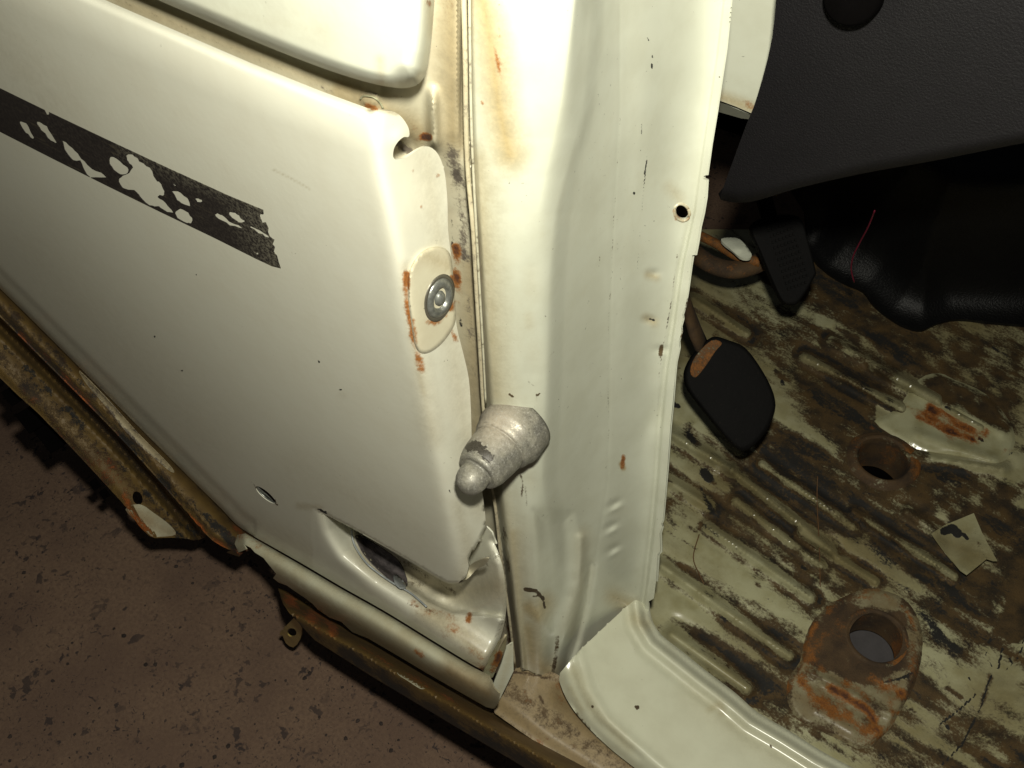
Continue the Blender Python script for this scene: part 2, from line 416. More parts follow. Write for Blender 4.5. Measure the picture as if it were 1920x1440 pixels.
# ================================================================== wing panel (outer skin with its folded rear edge, lower pocket)
crease = smooth([(200, 700), (260, 704), (330, 714), (400, 729), (500, 747), (600, 766), (700, 786), (800, 806), (900, 826), (1000, 846), (1100, 866), (1300, 905)], 4, False)
panel_top = [(-400, -245), (100, -42), (340, 62), (470, 118), (600, 170), (690, 203)]
stepline = smooth([(596, 955), (630, 972), (680, 999), (760, 1045), (830, 1086), (856, 1097)], 4, False)
arch_edge = smooth([(-300, 245), (-60, 482), (0, 541), (60, 600), (130, 670), (200, 740), (280, 820), (360, 900), (415, 954), (445, 985), (480, 1008)], 4, False)
seam_edge = smooth([(480, 1008), (560, 1053), (640, 1100), (720, 1145), (800, 1194), (870, 1237), (905, 1257)], 4, False)
rear_edge = smooth([(905, 1257), (926, 1225), (943, 1180), (950, 1130), (946, 1080), (936, 1040), (925, 1015)], 4, False)
pocket_outer = [(588, 955), (602, 1000), (630, 1050), (690, 1110), (760, 1160), (880, 1240), (1000, 1320)]
pocket_inner = [(640, 960), (660, 990), (682, 1035), (706, 1064), (760, 1100), (800, 1128), (850, 1150), (1000, 1170)]
def panel_Y(x, y):
    xc = interp(y, crease)
    Y = .00033*softplus(x-xc-4, 8.5)
    dt = seg_dist(x, y, panel_top)
    Y = Y+.004*np.clip(1-dt/85, 0, 1)**2+.003*np.clip(1-dt/20, 0, 1)**2
    # faint shoulder fold under the top edge and the bead along the arch
    da = seg_dist(x, y, arch_edge); Y = Y+.0012*(1-sst(18, 32, da))*(x < 480)+.003*np.clip(1-da/8, 0, 1)**2*(x < 480)
    ds = seg_dist(x, y, seam_edge); Y = Y+.0012*np.clip(1-ds/14, 0, 1)**2*(x > 470)
    Y = Y+.0006*wob(x, y, 190, 1)+.00006*wob(x, y, 60, 2)
    # notch at the top corner rolls inwards
    dn = np.hypot(x-752, y-262); Y = Y-.0015*np.exp(-(dn/20)**2)
    # hinge cover seat
    return Y
def pocket_Y(x, y):
    dO = seg_dist(x, y, pocket_outer); inn = x > interp(y, [(b, a) for a, b in pocket_outer])
    dep = np.where(inn, sst(0, 85, dO), 0)*.022
    dI = seg_dist(x, y, pocket_inner); inn2 = x > interp(y, [(b, a) for a, b in pocket_inner])
    dep = dep+np.where(inn2, sst(0, 9, dI), 0)*.006
    dr = seg_dist(x, y, rear_edge); dep = dep+.004*np.clip(1-dr/14, 0, 1)**2
    dep = dep-.002*np.exp(-(((x-825)/18)**2+((y-1118)/14)**2))
    return dep+.0006*wob(x, y, 45, 3)
def under_step(x, y):
    """distance below the free edge of the skin (positive = below)"""
    sl = np.array(stepline); yl = np.interp(x, sl[:, 0], sl[:, 1]); return y-yl
st2 = [(a-1.2, b+3.0) for a, b in stepline]
def panel_fn(x, y):
    Y = panel_Y(x, y)
    return onY(x, y, Y)
wing_poly = [(-400, -245)]+panel_top[1:]+smooth([(690, 203), (718, 207), (740, 210), (755, 222), (766, 240), (767, 256), (757, 257), (747, 265), (739, 278), (737, 293), (741, 299)], 3, False)[1:]+\
    smooth([(741, 299), (760, 296), (785, 280), (804, 275), (822, 290), (834, 325), (839, 380), (840, 430), (848, 500), (853, 560), (856, 610), (868, 660), (879, 710), (883, 770), (886, 840), (900, 900), (908, 950), (910, 985), (899, 1010), (882, 1032), (876, 1046)], 3, False)[1:]+\
    smooth([(876, 1046), (879, 1062), (874, 1080), (860, 1091), (848, 1092)], 3, False)[1:]+\
    [(a, b) for a, b in reversed(stepline) if a < 846]+[(588, 953), (596, 1000), (625, 1052), (690, 1112), (700, 1134)]
skin_tail = [(a, b) for a, b in stepline if a < 846]+[(848, 1092), (860, 1091), (874, 1080), (879, 1062), (876, 1046), (882, 1032), (899, 1010), (910, 985)]
low = [p for p in reversed(seam_edge)]+[p for p in reversed(arch_edge)][1:]
i_cut = min(range(len(wing_poly)), key=lambda i: abs(wing_poly[i][0]-910)+abs(wing_poly[i][1]-985))
skin_poly = wing_poly[:i_cut+1]+list(reversed(skin_tail[:-1]))+[(560, 940), (440, 1000), (300, 900), (-60, 500), (-400, 100)]
whole_poly = wing_poly[:i_cut+1]+[(922, 998), (930, 1020)]+list(reversed(rear_edge))[1:]+low[1:]
strokes_panel = [('s', [(-20, 60), (100, 200)], 40, .35, 80), ('s', [(60, 470), (380, 820)], 50, .30, 90), ('s', [(560, 880), (800, 1010)], 30, .30, 60), ('s', [(700, 400), (760, 700), (840, 1000)], 8, .22, 30), ('d', [(545, 470), (552, 482)], .4, .42, 3), ('d', [(560, 540), (566, 538)], .3, .42, 3), ('s', [(20, 560), (400, 930)], 4, .5, 10),
    ('s', [(560, 330), (600, 345)], 3, .0), ('s', [(512, 318), (545, 334), (580, 354)], .3, .5, 2.5),
    ('k', [(172, 105), (173, 106)], .5, .8, 3), ('k', [(302, 84), (303, 85)], 1, .8, 3),
    ('k', [(367, 515), (368, 516)], .5, .9, 3), ('k', [(290, 631), (291, 632)], .5, .9, 3), ('k', [(597, 677), (599, 678)], .8, .9, 3),
    ('k', [(636, 729), (639, 731)], .8, .9, 3), ('k', [(340, 695), (341, 695)], .5, .8, 3), ('k', [(559, 437), (560, 438)], .5, .9, 3),
    ('d', [(668, 375), (690, 378)], 1, .35, 5), ('s', [(0, 530), (200, 720), (420, 940)], 14, .45, 16), ('s', [(440, 960), (600, 1050), (720, 1130)], 16, .45, 22),
    ('s', [(205, 705), (330, 830), (400, 900)], 6, .35, 10),
    # return face: rust run-down, drips, beige film
    ('s', [(800, 300), (830, 500), (850, 650), (870, 800), (895, 950)], 16, .55, 30), ('s', [(790, 680), (800, 760), (812, 820)], 20, .5, 22),
    ('r', [(771, 318), (773, 319)], 1.8, .62, 4), ('r', [(807, 292), (806, 294)], 1.8, .62, 4), ('r', [(821, 328), (821, 329)], 1.2, .62, 4), ('r', [(788, 388), (789, 389)], 1.4, .55, 4),
    ('r', [(762, 512), (760, 540), (768, 600), (776, 640), (784, 672)], 2.5, .60, 5), ('r', [(768, 505), (764, 530)], 3.7, .7, 6), ('s', [(760, 500), (762, 560), (782, 680)], 6, .8, 12), ('r', [(785, 660), (790, 690)], 3, .55, 8),
    ('r', [(855, 470), (856, 540), (852, 570)], 2.5, .66, 6), ('s', [(782, 680), (795, 740)], 6, .9, 12),
    ('r', [(847, 620), (855, 640)], 1.5, .5, 4), ('s', [(600, 953), (560, 948)], 3, .5, 8),
    ('k', [(597, 955), (612, 962)], 1.5, .8, 3), ('k', [(842, 920), (846, 925)], .8, .8, 2.5), ('s', [(860, 950), (880, 1040), (865, 1080)], 12, .5, 16),
    ('d', [(475, 908), (480, 916)], .8, .7, 3), ('d', [(515, 938), (520, 948)], .8, .7, 3),
    ('s', [(690, 205), (720, 207), (745, 213)], 2, .8, 5), ('r', [(697, 203), (706, 205)], 1.5, .6, 3), ('s', [(640, 740), (645, 742)], 2, .2, 10)]
slot = ell(498, 928, 24, 6.5, 40, 30)
def panel_low(x, y):
    ds = seg_dist(x, y, seam_edge)
    return .0012*np.clip(1-ds/14, 0, 1)**2*(x > 470)+.0006*wob(x, y, 190, 1)+.00006*wob(x, y, 60, 2)
strokes_pocket = [
    ('s', [(700, 1040), (780, 1080), (860, 1110), (930, 1100)], 30, .9, 30), ('d', [(720, 1062), (780, 1098), (800, 1120)], 10, .62, 24), ('d', [(900, 1060), (935, 1040)], 14, .6, 26), ('d', [(640, 980), (700, 1020), (850, 1110)], 10, .5, 14),
    ('r', [(855, 1182), (842, 1192), (835, 1180), (870, 1195)], 3, .42, 14), ('r', [(881, 1154), (877, 1164)], 1.5, .62, 6), ('r', [(860, 1200), (900, 1228), (905, 1240)], 10, .36, 22),
    ('s', [(800, 1150), (870, 1190), (900, 1230)], 24, 1.0, 26), ('r', [(775, 1130), (800, 1148), (845, 1158)], 3, .42, 12), ('r', [(880, 1245), (908, 1256)], 3, .5, 8),
    ('d', [(930, 1110), (945, 1160), (925, 1210)], 6, .5, 12), ('d', [(765, 1132), (812, 1148)], 2, .5, 6), ('s', [(700, 1110), (760, 1150)], 20, .3, 20)]
def on_skin(x, y):
    return inside(x, y, skin_poly) | (seg_dist(x, y, skin_tail) < .3)
pk_full = skin_tail[:-1]
def pocket_zone(x, y): return (~on_skin(x, y)) & (x > 586) & (y > 945)
def wing_fn(x, y):
    z = pocket_zone(x, y)
    return onY(x, y, np.where(z, panel_low(x, y)+pocket_Y(x, y)+.011*sst(588, 660, x)*(1-sst(0, 75, seg_dist(x, y, skin_tail))), panel_Y(x, y)))
tail = skin_tail[1:-1]
off = []
for (ax_, ay_), (bx_, by_) in zip(tail[:-1], tail[1:]):
    dx, dy = bx_-ax_, by_-ay_; L = math.hypot(dx, dy)+1e-9; off.append((ax_-dy/L*3.2, ay_+dx/L*3.2))
pin2 = smooth(pocket_inner[1:6], 4, False)
def wing_extra(x, y, P, a):
    z = pocket_zone(x, y); b = masks(x, y, strokes_pocket); a = a.copy(); a[z] = np.maximum(a[z]*0, b[z]); return a
WING = sheet('wing_panel', whole_poly, wing_fn, M['panel'], CAR, 4, holes=[slot],
             lines=[tail, off, pin2], strokes=strokes_panel, thick=.0011, extra=wing_extra)
tag(WING, 'cream wing skin with sharp folded rear edge and a rusty recess at its lower corner')
POC = WING
# dark sheet painting in the shade of an oval opening, with a grey rubber lip in the pocket
def off_fn(dy): return lambda x, y: onY(x, y, panel_low(x, y)+pocket_Y(x, y)+.011*sst(588, 660, x)*(1-sst(0, 75, seg_dist(x, y, skin_tail)))+dy)
hole_poly = smooth([(668, 1003), (700, 1018), (740, 1045), (758, 1070), (764, 1098), (745, 1096), (715, 1073), (690, 1048), (675, 1026)], 4)
sheet('drain_opening', hole_poly, off_fn(-.0004), M['opening'], POC, 4, thick=.0008)
lipc = smooth([(659, 993), (664, 1020), (684, 1052), (706, 1072), (738, 1094), (770, 1112), (800, 1138)], 5, False)
lp = np.array(lipc); tube('rubber_lip', off_fn(-.0022)(lp[:, 0], lp[:, 1]), .0008, M['galv'], POC, 8)
wb = sheet('torn_liner', smooth([(738, 1078), (748, 1080), (762, 1098), (754, 1104), (742, 1096)], 3), off_fn(-.0030), M['galv'], POC, 4, thick=.0006)

# torn metal flap at the bottom rear corner of the skin
flap = smooth([(860, 1093), (868, 1078), (882, 1060), (900, 1050), (916, 1047), (908, 1060), (893, 1068), (878, 1084)], 4)
sheet('torn_flap', flap, lambda x, y: onY(x, y, .017+.006*np.sin((x-y)*.06)), M['jamb'], WING, 3, thick=.001, strokes=[('s', [(860, 1090), (910, 1050)], 10, .3, 10)])
# slot rim
sl = np.array(slot+[slot[0]]); tube('slot_rim', panel_fn(sl[:, 0]+.5, sl[:, 1]+.5)+np.array([0, .0012, 0]), .0007, M['steel'], WING, 6)
inner_wall = sheet('slot_lining', smooth([(476, 910), (484, 930), (500, 944), (518, 950), (506, 934), (488, 918)], 3), lambda x, y: onY(x, y, .0016+.0001*(x-494)), M['steel'], WING, 3, thick=.0005)

# ---- black tape stripe, worn through in places
stripe_poly = [(-330, 8), (-60, 137), (0, 166), (80, 205), (200, 262), (320, 318), (430, 368), (486, 391), (493, 394), (494, 404), (499, 420), (503, 428), (502, 436), (507, 445), (514, 450), (511, 458), (515, 464), (513, 472), (519, 480), (522, 492), (526, 503), (510, 499), (480, 485), (400, 445), (300, 397), (200, 348), (100, 298), (0, 247), (-60, 215), (-330, 68)]
wear_holes = [
    [(37, 230), (45, 229), (55, 240), (63, 260), (52, 253), (41, 240)], [(68, 228), (78, 231), (92, 243), (105, 268), (95, 263), (78, 245)],
    [(82, 203), (93, 212), (88, 214)],
    [(115, 262), (130, 273), (145, 288), (158, 303), (180, 320), (192, 325), (199, 333), (170, 332), (157, 320), (150, 302), (137, 300), (126, 288)],
    [(204, 297), (216, 296), (230, 307), (240, 319), (232, 328), (220, 324), (209, 313)],
    [(237, 292), (248, 290), (262, 302), (280, 315), (292, 335), (302, 345), (308, 365), (296, 368), (310, 380), (325, 397), (312, 398), (297, 388), (285, 387), (268, 375), (255, 360), (240, 355), (228, 350), (223, 335), (236, 327), (248, 315), (240, 303)],
    [(323, 357), (340, 362), (354, 375), (356, 387), (340, 382), (330, 370)], [(327, 400), (338, 392), (352, 399), (361, 413), (354, 419), (338, 412)],
    [(365, 371), (375, 373), (379, 379), (370, 378)], [(324, 343), (329, 348), (326, 348)],
    [(402, 402), (412, 402), (425, 411), (440, 420), (458, 428), (440, 425), (415, 414)], [(430, 399), (442, 398), (452, 408), (459, 416), (448, 416), (436, 408)],
    [(476, 472), (483, 474), (481, 478)], [(468, 424), (488, 432), (504, 443), (502, 446), (484, 436)], [(486, 404), (496, 402), (500, 414), (492, 418)]]
wear_holes = [[(a+random.uniform(-1.3, 1.3), b+random.uniform(-1.3, 1.3)) for a, b in smooth(h, 3)] for h in wear_holes]
sheet('side_stripe', resample(stripe_poly, 8), lambda x, y: onY(x, y, panel_Y(x, y)-.00035), M['stripe'], WING, 5, holes=wear_holes, thick=.0003,
      strokes=[('s', [(480, 395), (525, 500)], 25, 1.0, 40), ('s', [(230, 280), (490, 392)], 8, .7, 16)])
tag(bpy.data.objects['side_stripe'], 'black tape stripe flaking to the cream paint')

# ---- wing top notch: dark cavity behind the corner
# ================================================================== jamb channel behind (groove under the upper panel, tan channel beside the pillar)
def jamb_Y(x, y):
    ych = np.interp(y, [-60, 0, 150, 250, 330, 400, 1300], [.030, .030, .034, .041, .049, .052, .050])
    Y = .016+(ych-.016)*sst(700, 828, x+.15*np.clip(y-150, 0, 150))
    Y = np.where(y > 330, ych, Y); Y = Y+np.maximum(.0475-Y, 0)*sst(856, 871, x)
    Y = Y+.010*np.exp(-(((x-752)/20)**2+((y-275)/18)**2))
    # bright vertical ridge
    Y = Y-.010*np.exp(-((x-812-.04*(y-200))/11)**2)*sst(150, 200, y)*(1-sst(262, 290, y))
    dd = np.hypot((x-693)/18, (y-187)/12); Y = Y-.0015*np.exp(-np.maximum(dd-0.7, 0)**2*14)
    # the weld bead next to the pillar
    xb = interp(y, [(-40, 878), (0, 878), (200, 878), (300, 883), (400, 891), (600, 903), (800, 914), (1000, 938), (1250, 968)])
    Y = Y-.0045*np.exp(-((x-xb+2)/6)**2)
    return Y+.0006*wob(x, y, 40, 4)
jamb_poly = [(-250, -260), (905, -260), (900, 200), (905, 420), (915, 600), (922, 760), (940, 950), (955, 1100), (975, 1255), (968, 1262), (905, 1262), (880, 1100), (860, 900), (820, 700), (790, 500), (770, 360), (725, 300), (640, 260), (560, 215), (300, 100), (150, 30), (-250, -130)]
strokes_jamb = [
    ('d', [(845, 290), (858, 340), (866, 400), (872, 480)], 16, .70, 20), ('d', [(875, 480), (890, 700)], 14, .5, 22), ('d', [(745, 265), (765, 285)], 10, .8, 10), ('k', [(846, 400), (849, 440), (846, 470)], 4, .7, 6), ('d', [(840, 268), (850, 300)], 10, .7, 10),  # the stroke at the wing notch paints shade into the cavity
    ('s', [(845, 0), (850, 260)], 24, .95, 30), ('r', [(838, 0), (842, 40)], 3, .3, 14), ('s', [(880, 500), (890, 760), (905, 900)], 20, .75, 24), ('d', [(880, 500), (888, 740)], 8, .45, 14),
    ('r', [(855, 465), (857, 560)], 3, .8, 7), ('k', [(862, 598), (866, 612)], 4, .8, 5),
    ('s', [(640, 170), (780, 250)], 30, .8, 20), ('s', [(220, 0), (640, 170)], 14, .55, 12), ('d', [(200, -10), (640, 180)], 4, .5, 8),
    ('r', [(745, 190), (765, 215), (790, 270)], 6, .33, 18), ('r', [(795, 256), (803, 258)], 3.5, 1.0, 4), ('r', [(742, 180), (747, 196)], 1.6, .5, 5), ('r', [(690, 200), (706, 206)], 3, .6, 6),
    ('r', [(866, 0), (870, 30)], 2, .5, 8), ('d', [(935, 1040), (950, 1120), (960, 1240)], 12, .6, 16), ('d', [(925, 960), (940, 1040)], 5, .5, 8), ('r', [(958, 1180), (966, 1240)], 3, .45, 8), ('d', [(905, 1040), (935, 1060)], 10, .7, 12), ('d', [(955, 1200), (968, 1250)], 5, .8, 5)]
JAMB = sheet('door_jamb_channel', jamb_poly, lambda x, y: onY(x, y, jamb_Y(x, y)), M['jamb'], CAR, 5, strokes=strokes_jamb, thick=.001)
cp = np.array(smooth([(676, 186), (682, 180), (700, 182), (712, 192), (718, 203)], 4, False)); tube('round_plug', onY(cp[:, 0], cp[:, 1], jamb_Y(cp[:, 0], cp[:, 1])-.0004), .0004, M['rusty'], JAMB, 6)

# ================================================================== upper panel
up_bottom = smooth([(-150, -260), (-60, -160), (150, -62), (235, -26), (340, 19), (420, 53), (500, 87), (600, 126), (680, 152), (730, 163), (762, 165), (785, 157), (799, 136), (806, 100), (812, 40), (818, -60), (824, -260)], 4, False)
up_right = [(762, 165), (785, 157), (799, 136), (806, 100), (812, 40), (818, -60), (824, -260)]
def upper_Y(x, y):
    db = seg_dist(x, y, up_bottom); dr = seg_dist(x, y, up_right)
    Y = -.006+.010*np.clip(1-db/26, 0, 1)**2.5+.012*np.clip(1-dr/50, 0, 1)**2
    return Y+.0008*wob(x, y, 120, 5)
sheet('upper_panel', up_bottom, lambda x, y: onY(x, y, upper_Y(x, y)), M['upper'], CAR, 3.6, thick=.0012,
      strokes=[('s', [(400, 20), (600, 60)], 20, .25, 40), ('s', [(712, 110), (715, 150)], 5, .55, 10), ('r', [(803, 4), (806, 9)], 2, .45, 5), ('s', [(800, -20), (812, 60)], 8, .6, 14)])
# ================================================================== hinge pillar
Ys = [-60, 0, 100, 200, 260, 330, 400, 500, 600, 700, 800, 900, 1000, 1100, 1200, 1300]
def rail(xs, yv): return np.array(xs, float), np.array(yv, float)
ry = np.array(Ys, float)
rails = [
    rail([874, 874, 875, 878, 880, 884, 889, 896, 902, 909, 915, 926, 939, 951, 963, 972], [.046]*16),
    rail([888, 888, 889, 892, 894, 898, 902, 908, 914, 921, 928, 940, 953, 965, 976, 984], [.040, .040, .040, .040, .040, .040, .040, .040, .040, .040, .040, .038, .036, .034, .032, .030]),
    rail([950, 950, 950, 948, 946, 944, 944, 946, 950, 955, 958, 962, 968, 976, 985, 992], [.044, .044, .044, .044, .044, .043, .043, .042, .042, .042, .042, .040, .038, .037, .036, .034]),
    rail([1080, 1075, 1062, 1048, 1036, 1020, 1008, 1000, 998, 998, 995, 990, 1000, 1006, 1010, 1014], [.058, .058, .057, .056, .055, .053, .051, .050, .049, .049, .047, .044, .042, .041, .040, .038]),
    rail([1112, 1108, 1100, 1090, 1078, 1058, 1040, 1030, 1026, 1024, 1020, 1014, 1030, 1036, 1038, 1042], [.075, .075, .073, .071, .068, .064, .060, .057, .056, .055, .053, .050, .054, .053, .052, .050]),
    rail([1140, 1136, 1130, 1118, 1106, 1088, 1072, 1064, 1060, 1056, 1052, 1046, 1066, 1072, 1074, 1076], [.092, .092, .090, .087, .083, .077, .073, .071, .070, .069, .067, .064, .070, .068, .066, .062]),
    rail([1220, 1218, 1212, 1204, 1196, 1186, 1178, 1168, 1160, 1150, 1142, 1136, 1132, 1126, 1118, 1110], [.119, .119, .118, .116, .114, .112, .110, .108, .106, .103, .100, .096, .092, .088, .084, .08]),
    rail([1340, 1336, 1326, 1310, 1302, 1292, 1284, 1270, 1256, 1242, 1230, 1222, 1214, 1200, 1188, 1176], [.150, .150, .148, .145, .143, .141, .139, .136, .133, .129, .125, .121, .117, .112, .107, .1]),
    rail([1385, 1380, 1370, 1355, 1348, 1340, 1332, 1312, 1298, 1280, 1270, 1262, 1254, 1238, 1220, 1210], [.154, .154, .152, .149, .147, .145, .143, .140, .137, .133, .129, .125, .121, .116, .111, .104])]
def pillar_Y(x, y):
    X = np.stack([np.interp(y, ry, r[0]) for r in rails], -1); Yv = np.stack([np.interp(y, ry, r[1]) for r in rails], -1)
    Yv = np.where(Yv > .06, .06+(Yv-.06)*1.3, Yv)
    h = np.diff(X, axis=-1); dl = np.diff(Yv, axis=-1)/h
    m = np.zeros_like(X)
    a, b = dl[..., :-1], dl[..., 1:]
    m[..., 1:-1] = np.where(a*b > 0, 2*a*b/(a+b+1e-12), 0); m[..., 0] = dl[..., 0]; m[..., -1] = dl[..., -1]
    k = np.clip((x[..., None] > X).sum(-1)-1, 0, X.shape[-1]-2); i = np.arange(len(x))
    x0 = X[i, k]; hh = h[i, k]; t = np.clip((x-x0)/hh, -1.5, 2.0)
    y0, y1, m0, m1 = Yv[i, k], Yv[i, k+1], m[i, k]*hh, m[i, k+1]*hh
    tc = np.clip(t, 0, 1)
    Y = (2*tc**3-3*tc**2+1)*y0+(tc**3-2*tc**2+tc)*m0+(-2*tc**3+3*tc**2)*y1+(tc**3-tc**2)*m1+(t-tc)*np.where(t > 1, m1, m0)
    return Y
def pillar_full(x, y):
    Y = pillar_Y(x, y)
    n = lambda cx, cy, sx, sy, rot=0: np.exp(-(((x-cx)*math.cos(rot)+(y-cy)*math.sin(rot))/sx)**2-((-(x-cx)*math.sin(rot)+(y-cy)*math.cos(rot))/sy)**2)
    Y = Y+.0007*wob(x, y, 70, 6)*sst(880, 1000, x)+.0003*wob(x, y, 24, 7)*sst(1080, 1180, x)
    # spot-weld dents and creases
    for cx, cy in ((1152, 944), (1146, 986), (1150, 1028)): Y = Y+.0014*n(cx, cy, 13, 6, -.5)-.0006*n(cx+2, cy+11, 14, 4, -.5)
    for cx, cy in ((1225, 512), (1217, 600), (1240, 655)): Y = Y+.0012*n(cx, cy, 12, 7)
    Y = Y+.0012*n(1228, 780, 20, 60, .5)
    # pressed hollow at the foot, with a raised border
    dd = sdf(x, y, [(1002, 960), (1070, 965), (1078, 1050), (1072, 1120), (1040, 1180), (1008, 1140), (998, 1050)])
    Y = Y+.0030*sst(-14, 22, dd)
    Y = Y-.002*np.exp(-(seg_dist(x, y, [(1090, 1010), (1085, 1090), (1060, 1180), (1040, 1260)])/10)**2)
    Y = Y+.0035*np.exp(-(seg_dist(x, y, [(1108, 1060), (1098, 1130), (1080, 1200), (1060, 1262)])/8)**2)
    # thin flange fold next to the edge
    e = interp(y, [(-260, 1391), (-60, 1378), (0, 1372), (100, 1360), (200, 1345), (330, 1326), (400, 1317), (500, 1295), (600, 1281), (700, 1266), (800, 1256), (900, 1249), (1000, 1240), (1100, 1228), (1200, 1214)])
    Y = Y-.0016*sst(0, 5, 17-(e-x))
    Y = Y+.0012*np.exp(-((e-x-20)/4)**2)*sst(330, 480, y)
    # the two long panel-joint lines
    Y = Y+.00012*np.exp(-((x-interp(y, [(200, 1162), (500, 1146), (900, 1140), (1150, 1100)]))/3)**2)
    return Y
edge_r = [(1385, -260), (1372, -60), (1371, 0), (1362, 90), (1350, 170), (1344, 210), (1334, 270), (1326, 328), (1320, 330), (1319, 336), (1325, 338), (1323, 370), (1318, 400), (1312, 425), (1308, 452), (1303, 478), (1298, 479),
          (1296, 500), (1290, 545), (1285, 575), (1280, 590), (1281, 598), (1277, 612), (1278, 622), (1273, 640), (1274, 652), (1268, 680), (1266, 700), (1262, 750), (1257, 800), (1252, 870), (1247, 930), (1243, 975), (1240, 982), (1242, 988), (1237, 1000), (1238, 1035), (1233, 1040), (1230, 1090), (1226, 1122), (1216, 1128), (1218, 1160)]
foot = [(1180, 1143), (1120, 1198), (1085, 1232), (1050, 1270), (1035, 1276), (1010, 1270), (990, 1256), (975, 1258), (968, 1250)]
pillar_poly = [(872, -260)]+edge_r+foot+[(952, 1110), (938, 1005), (925, 905), (912, 800), (907, 720), (900, 620), (893, 500), (885, 380), (878, 260), (873, 120)]
phole = ell(1280, 397, 12, 14.5, -30, 30)
strokes_pillar = [
    # dark scratches
    ('k', [(1213, 70), (1216, 76)], 1, .8, 2.5), ('k', [(1223, 104), (1223, 108)], .8, .8, 2.5), ('k', [(1222, 120), (1222, 127)], 1.2, .9, 2.5), ('k', [(1203, 233), (1203, 260), (1201, 283)], .7, .62, 3),
    ('k', [(1215, 268), (1212, 310), (1207, 350), (1203, 400), (1199, 450), (1194, 515)], .3, .56, 3), ('k', [(1213, 300), (1209, 325)], 1.0, .62, 3), ('k', [(1189, 361), (1189, 364)], 1.2, .95, 2.5),
    ('d', [(1163, 221), (1158, 300), (1150, 420), (1146, 520), (1141, 600), (1139, 700), (1142, 800), (1136, 880)], .3, .46, 2.6),
    ('d', [(1270, 475), (1258, 570), (1245, 640), (1236, 700), (1232, 780)], .3, .52, 3), ('d', [(1240, 650), (1238, 668)], 3, .6, 4),
    ('s', [(1215, 515), (1230, 520)], 6, .7, 8), ('s', [(1212, 597), (1226, 604)], 7, .7, 8), ('k', [(1218, 598), (1226, 600)], 1, .6, 5), ('d', [(1220, 514), (1226, 518)], 1, .5, 4),
    ('r', [(1169, 856), (1168, 866), (1167, 876)], 2.2, .55, 3), ('s', [(1165, 870), (1169, 878)], 3, .9, 4),
    # tan and rust staining at the top
    ('s', [(900, -30), (920, 80), (935, 200), (955, 290)], 26, 1.0, 30), ('r', [(930, -30), (936, 60), (940, 150)], 6, .40, 18), ('r', [(926, 85), (934, 120), (939, 152)], .8, .55, 4), ('s', [(948, 180), (955, 240), (962, 280)], 14, .9, 24),
    ('r', [(903, 190), (904, 194)], 1, .6, 3), ('s', [(896, 300), (912, 500), (930, 740)], 22, .7, 36), ('s', [(910, 545), (925, 580)], 18, .6, 20), ('s', [(925, 900), (960, 1000), (985, 1230)], 16, .6, 30),
    ('d', [(990, 715), (1002, 724)], 1, .6, 3), ('d', [(955, 739), (962, 744)], 1, .9, 2.5), ('d', [(1008, 741), (1012, 738)], 1, .9, 2.5), ('d', [(1004, 738), (1008, 757)], .8, .5, 5), ('d', [(1028, 672), (1038, 660)], .8, .5, 3),
    ('s', [(900, 780), (905, 860)], 10, .5, 12), ('d', [(976, 890), (980, 905), (978, 930)], 1, .6, 4), ('d', [(985, 912), (988, 950)], .8, .45, 4),
    # foot
    ('d', [(1002, 965), (1040, 968), (1070, 975)], 4, .5, 10), ('d', [(985, 1105), (1005, 1108), (1018, 1122)], 2.5, .9, 3), ('s', [(990, 1140), (1010, 1155), (1022, 1130)], 18, .8, 14), ('d', [(1000, 1118), (1016, 1118), (1022, 1140)], 1.2, .7, 3),
    ('d', [(1045, 1195), (1043, 1225), (1037, 1258)], 3, .52, 4), ('s', [(990, 1180), (1000, 1240), (1030, 1262)], 20, .85, 24), ('s', [(960, 1000), (975, 1150), (985, 1240)], 16, .7, 22), ('d', [(945, 990), (955, 1080)], 3, .5, 6), ('s', [(1095, 1000), (1090, 1100), (1070, 1180)], 10, .4, 16),
    ('s', [(1150, 1120), (1180, 1135)], 14, .7, 14), ('d', [(1160, 1125), (1170, 1132)], 3, .45, 8), ('d', [(1050, 1266), (1085, 1230), (1120, 1196), (1180, 1143)], 1, .68, 3), ('d', [(970, 1250), (1000, 1263), (1035, 1272)], 1, .6, 4),
    ('d', [(1060, 1140), (1050, 1170)], 1.5, .35, 6), ('d', [(1250, 405), (1262, 360)], 3, .25, 10), ('r', [(1266, 395), (1270, 410), (1280, 414)], 2.5, .48, 4), ('s', [(1255, 350), (1275, 375)], 8, .45, 12)]
for _ in range(22):
    cx = random.uniform(1090, 1290); cy = random.uniform(150, 1100); L = random.uniform(4, 22); a = random.uniform(-.4, .4)
    strokes_pillar.append(('d', [(cx, cy), (cx+L*math.sin(a), cy+L*math.cos(a))], .3, random.uniform(.36, .52), 2.4))
for _ in range(26):
    cy = random.uniform(280, 1240); cx = 915+cy*.045+random.uniform(-8, 60); L = random.uniform(6, 60)
    strokes_pillar.append(('s', [(cx, cy), (cx+L*.08, cy+L)], random.uniform(2, 8), random.uniform(.1, .25), random.uniform(14, 30)))
PIL = sheet('hinge_pillar', pillar_poly, lambda x, y: onY(x, y, pillar_full(x, y)), M['pillar'], CAR, 2.9, holes=[phole], strokes=strokes_pillar, thick=.0014)
tag(PIL, 'pale green cream door pillar with scratched inner flange')
ph = np.array(ell(1277, 399, 13.5, 16.5, -30, 30)); ph = np.vstack([ph, ph[:1]])
tube('hole_burr', onY(ph[:, 0]+1.5, ph[:, 1]-1, pillar_full(ph[:, 0], ph[:, 1])+.0004), .0009, M['pillar'], PIL, 6, attrv=(.3, .2, 0, .5))
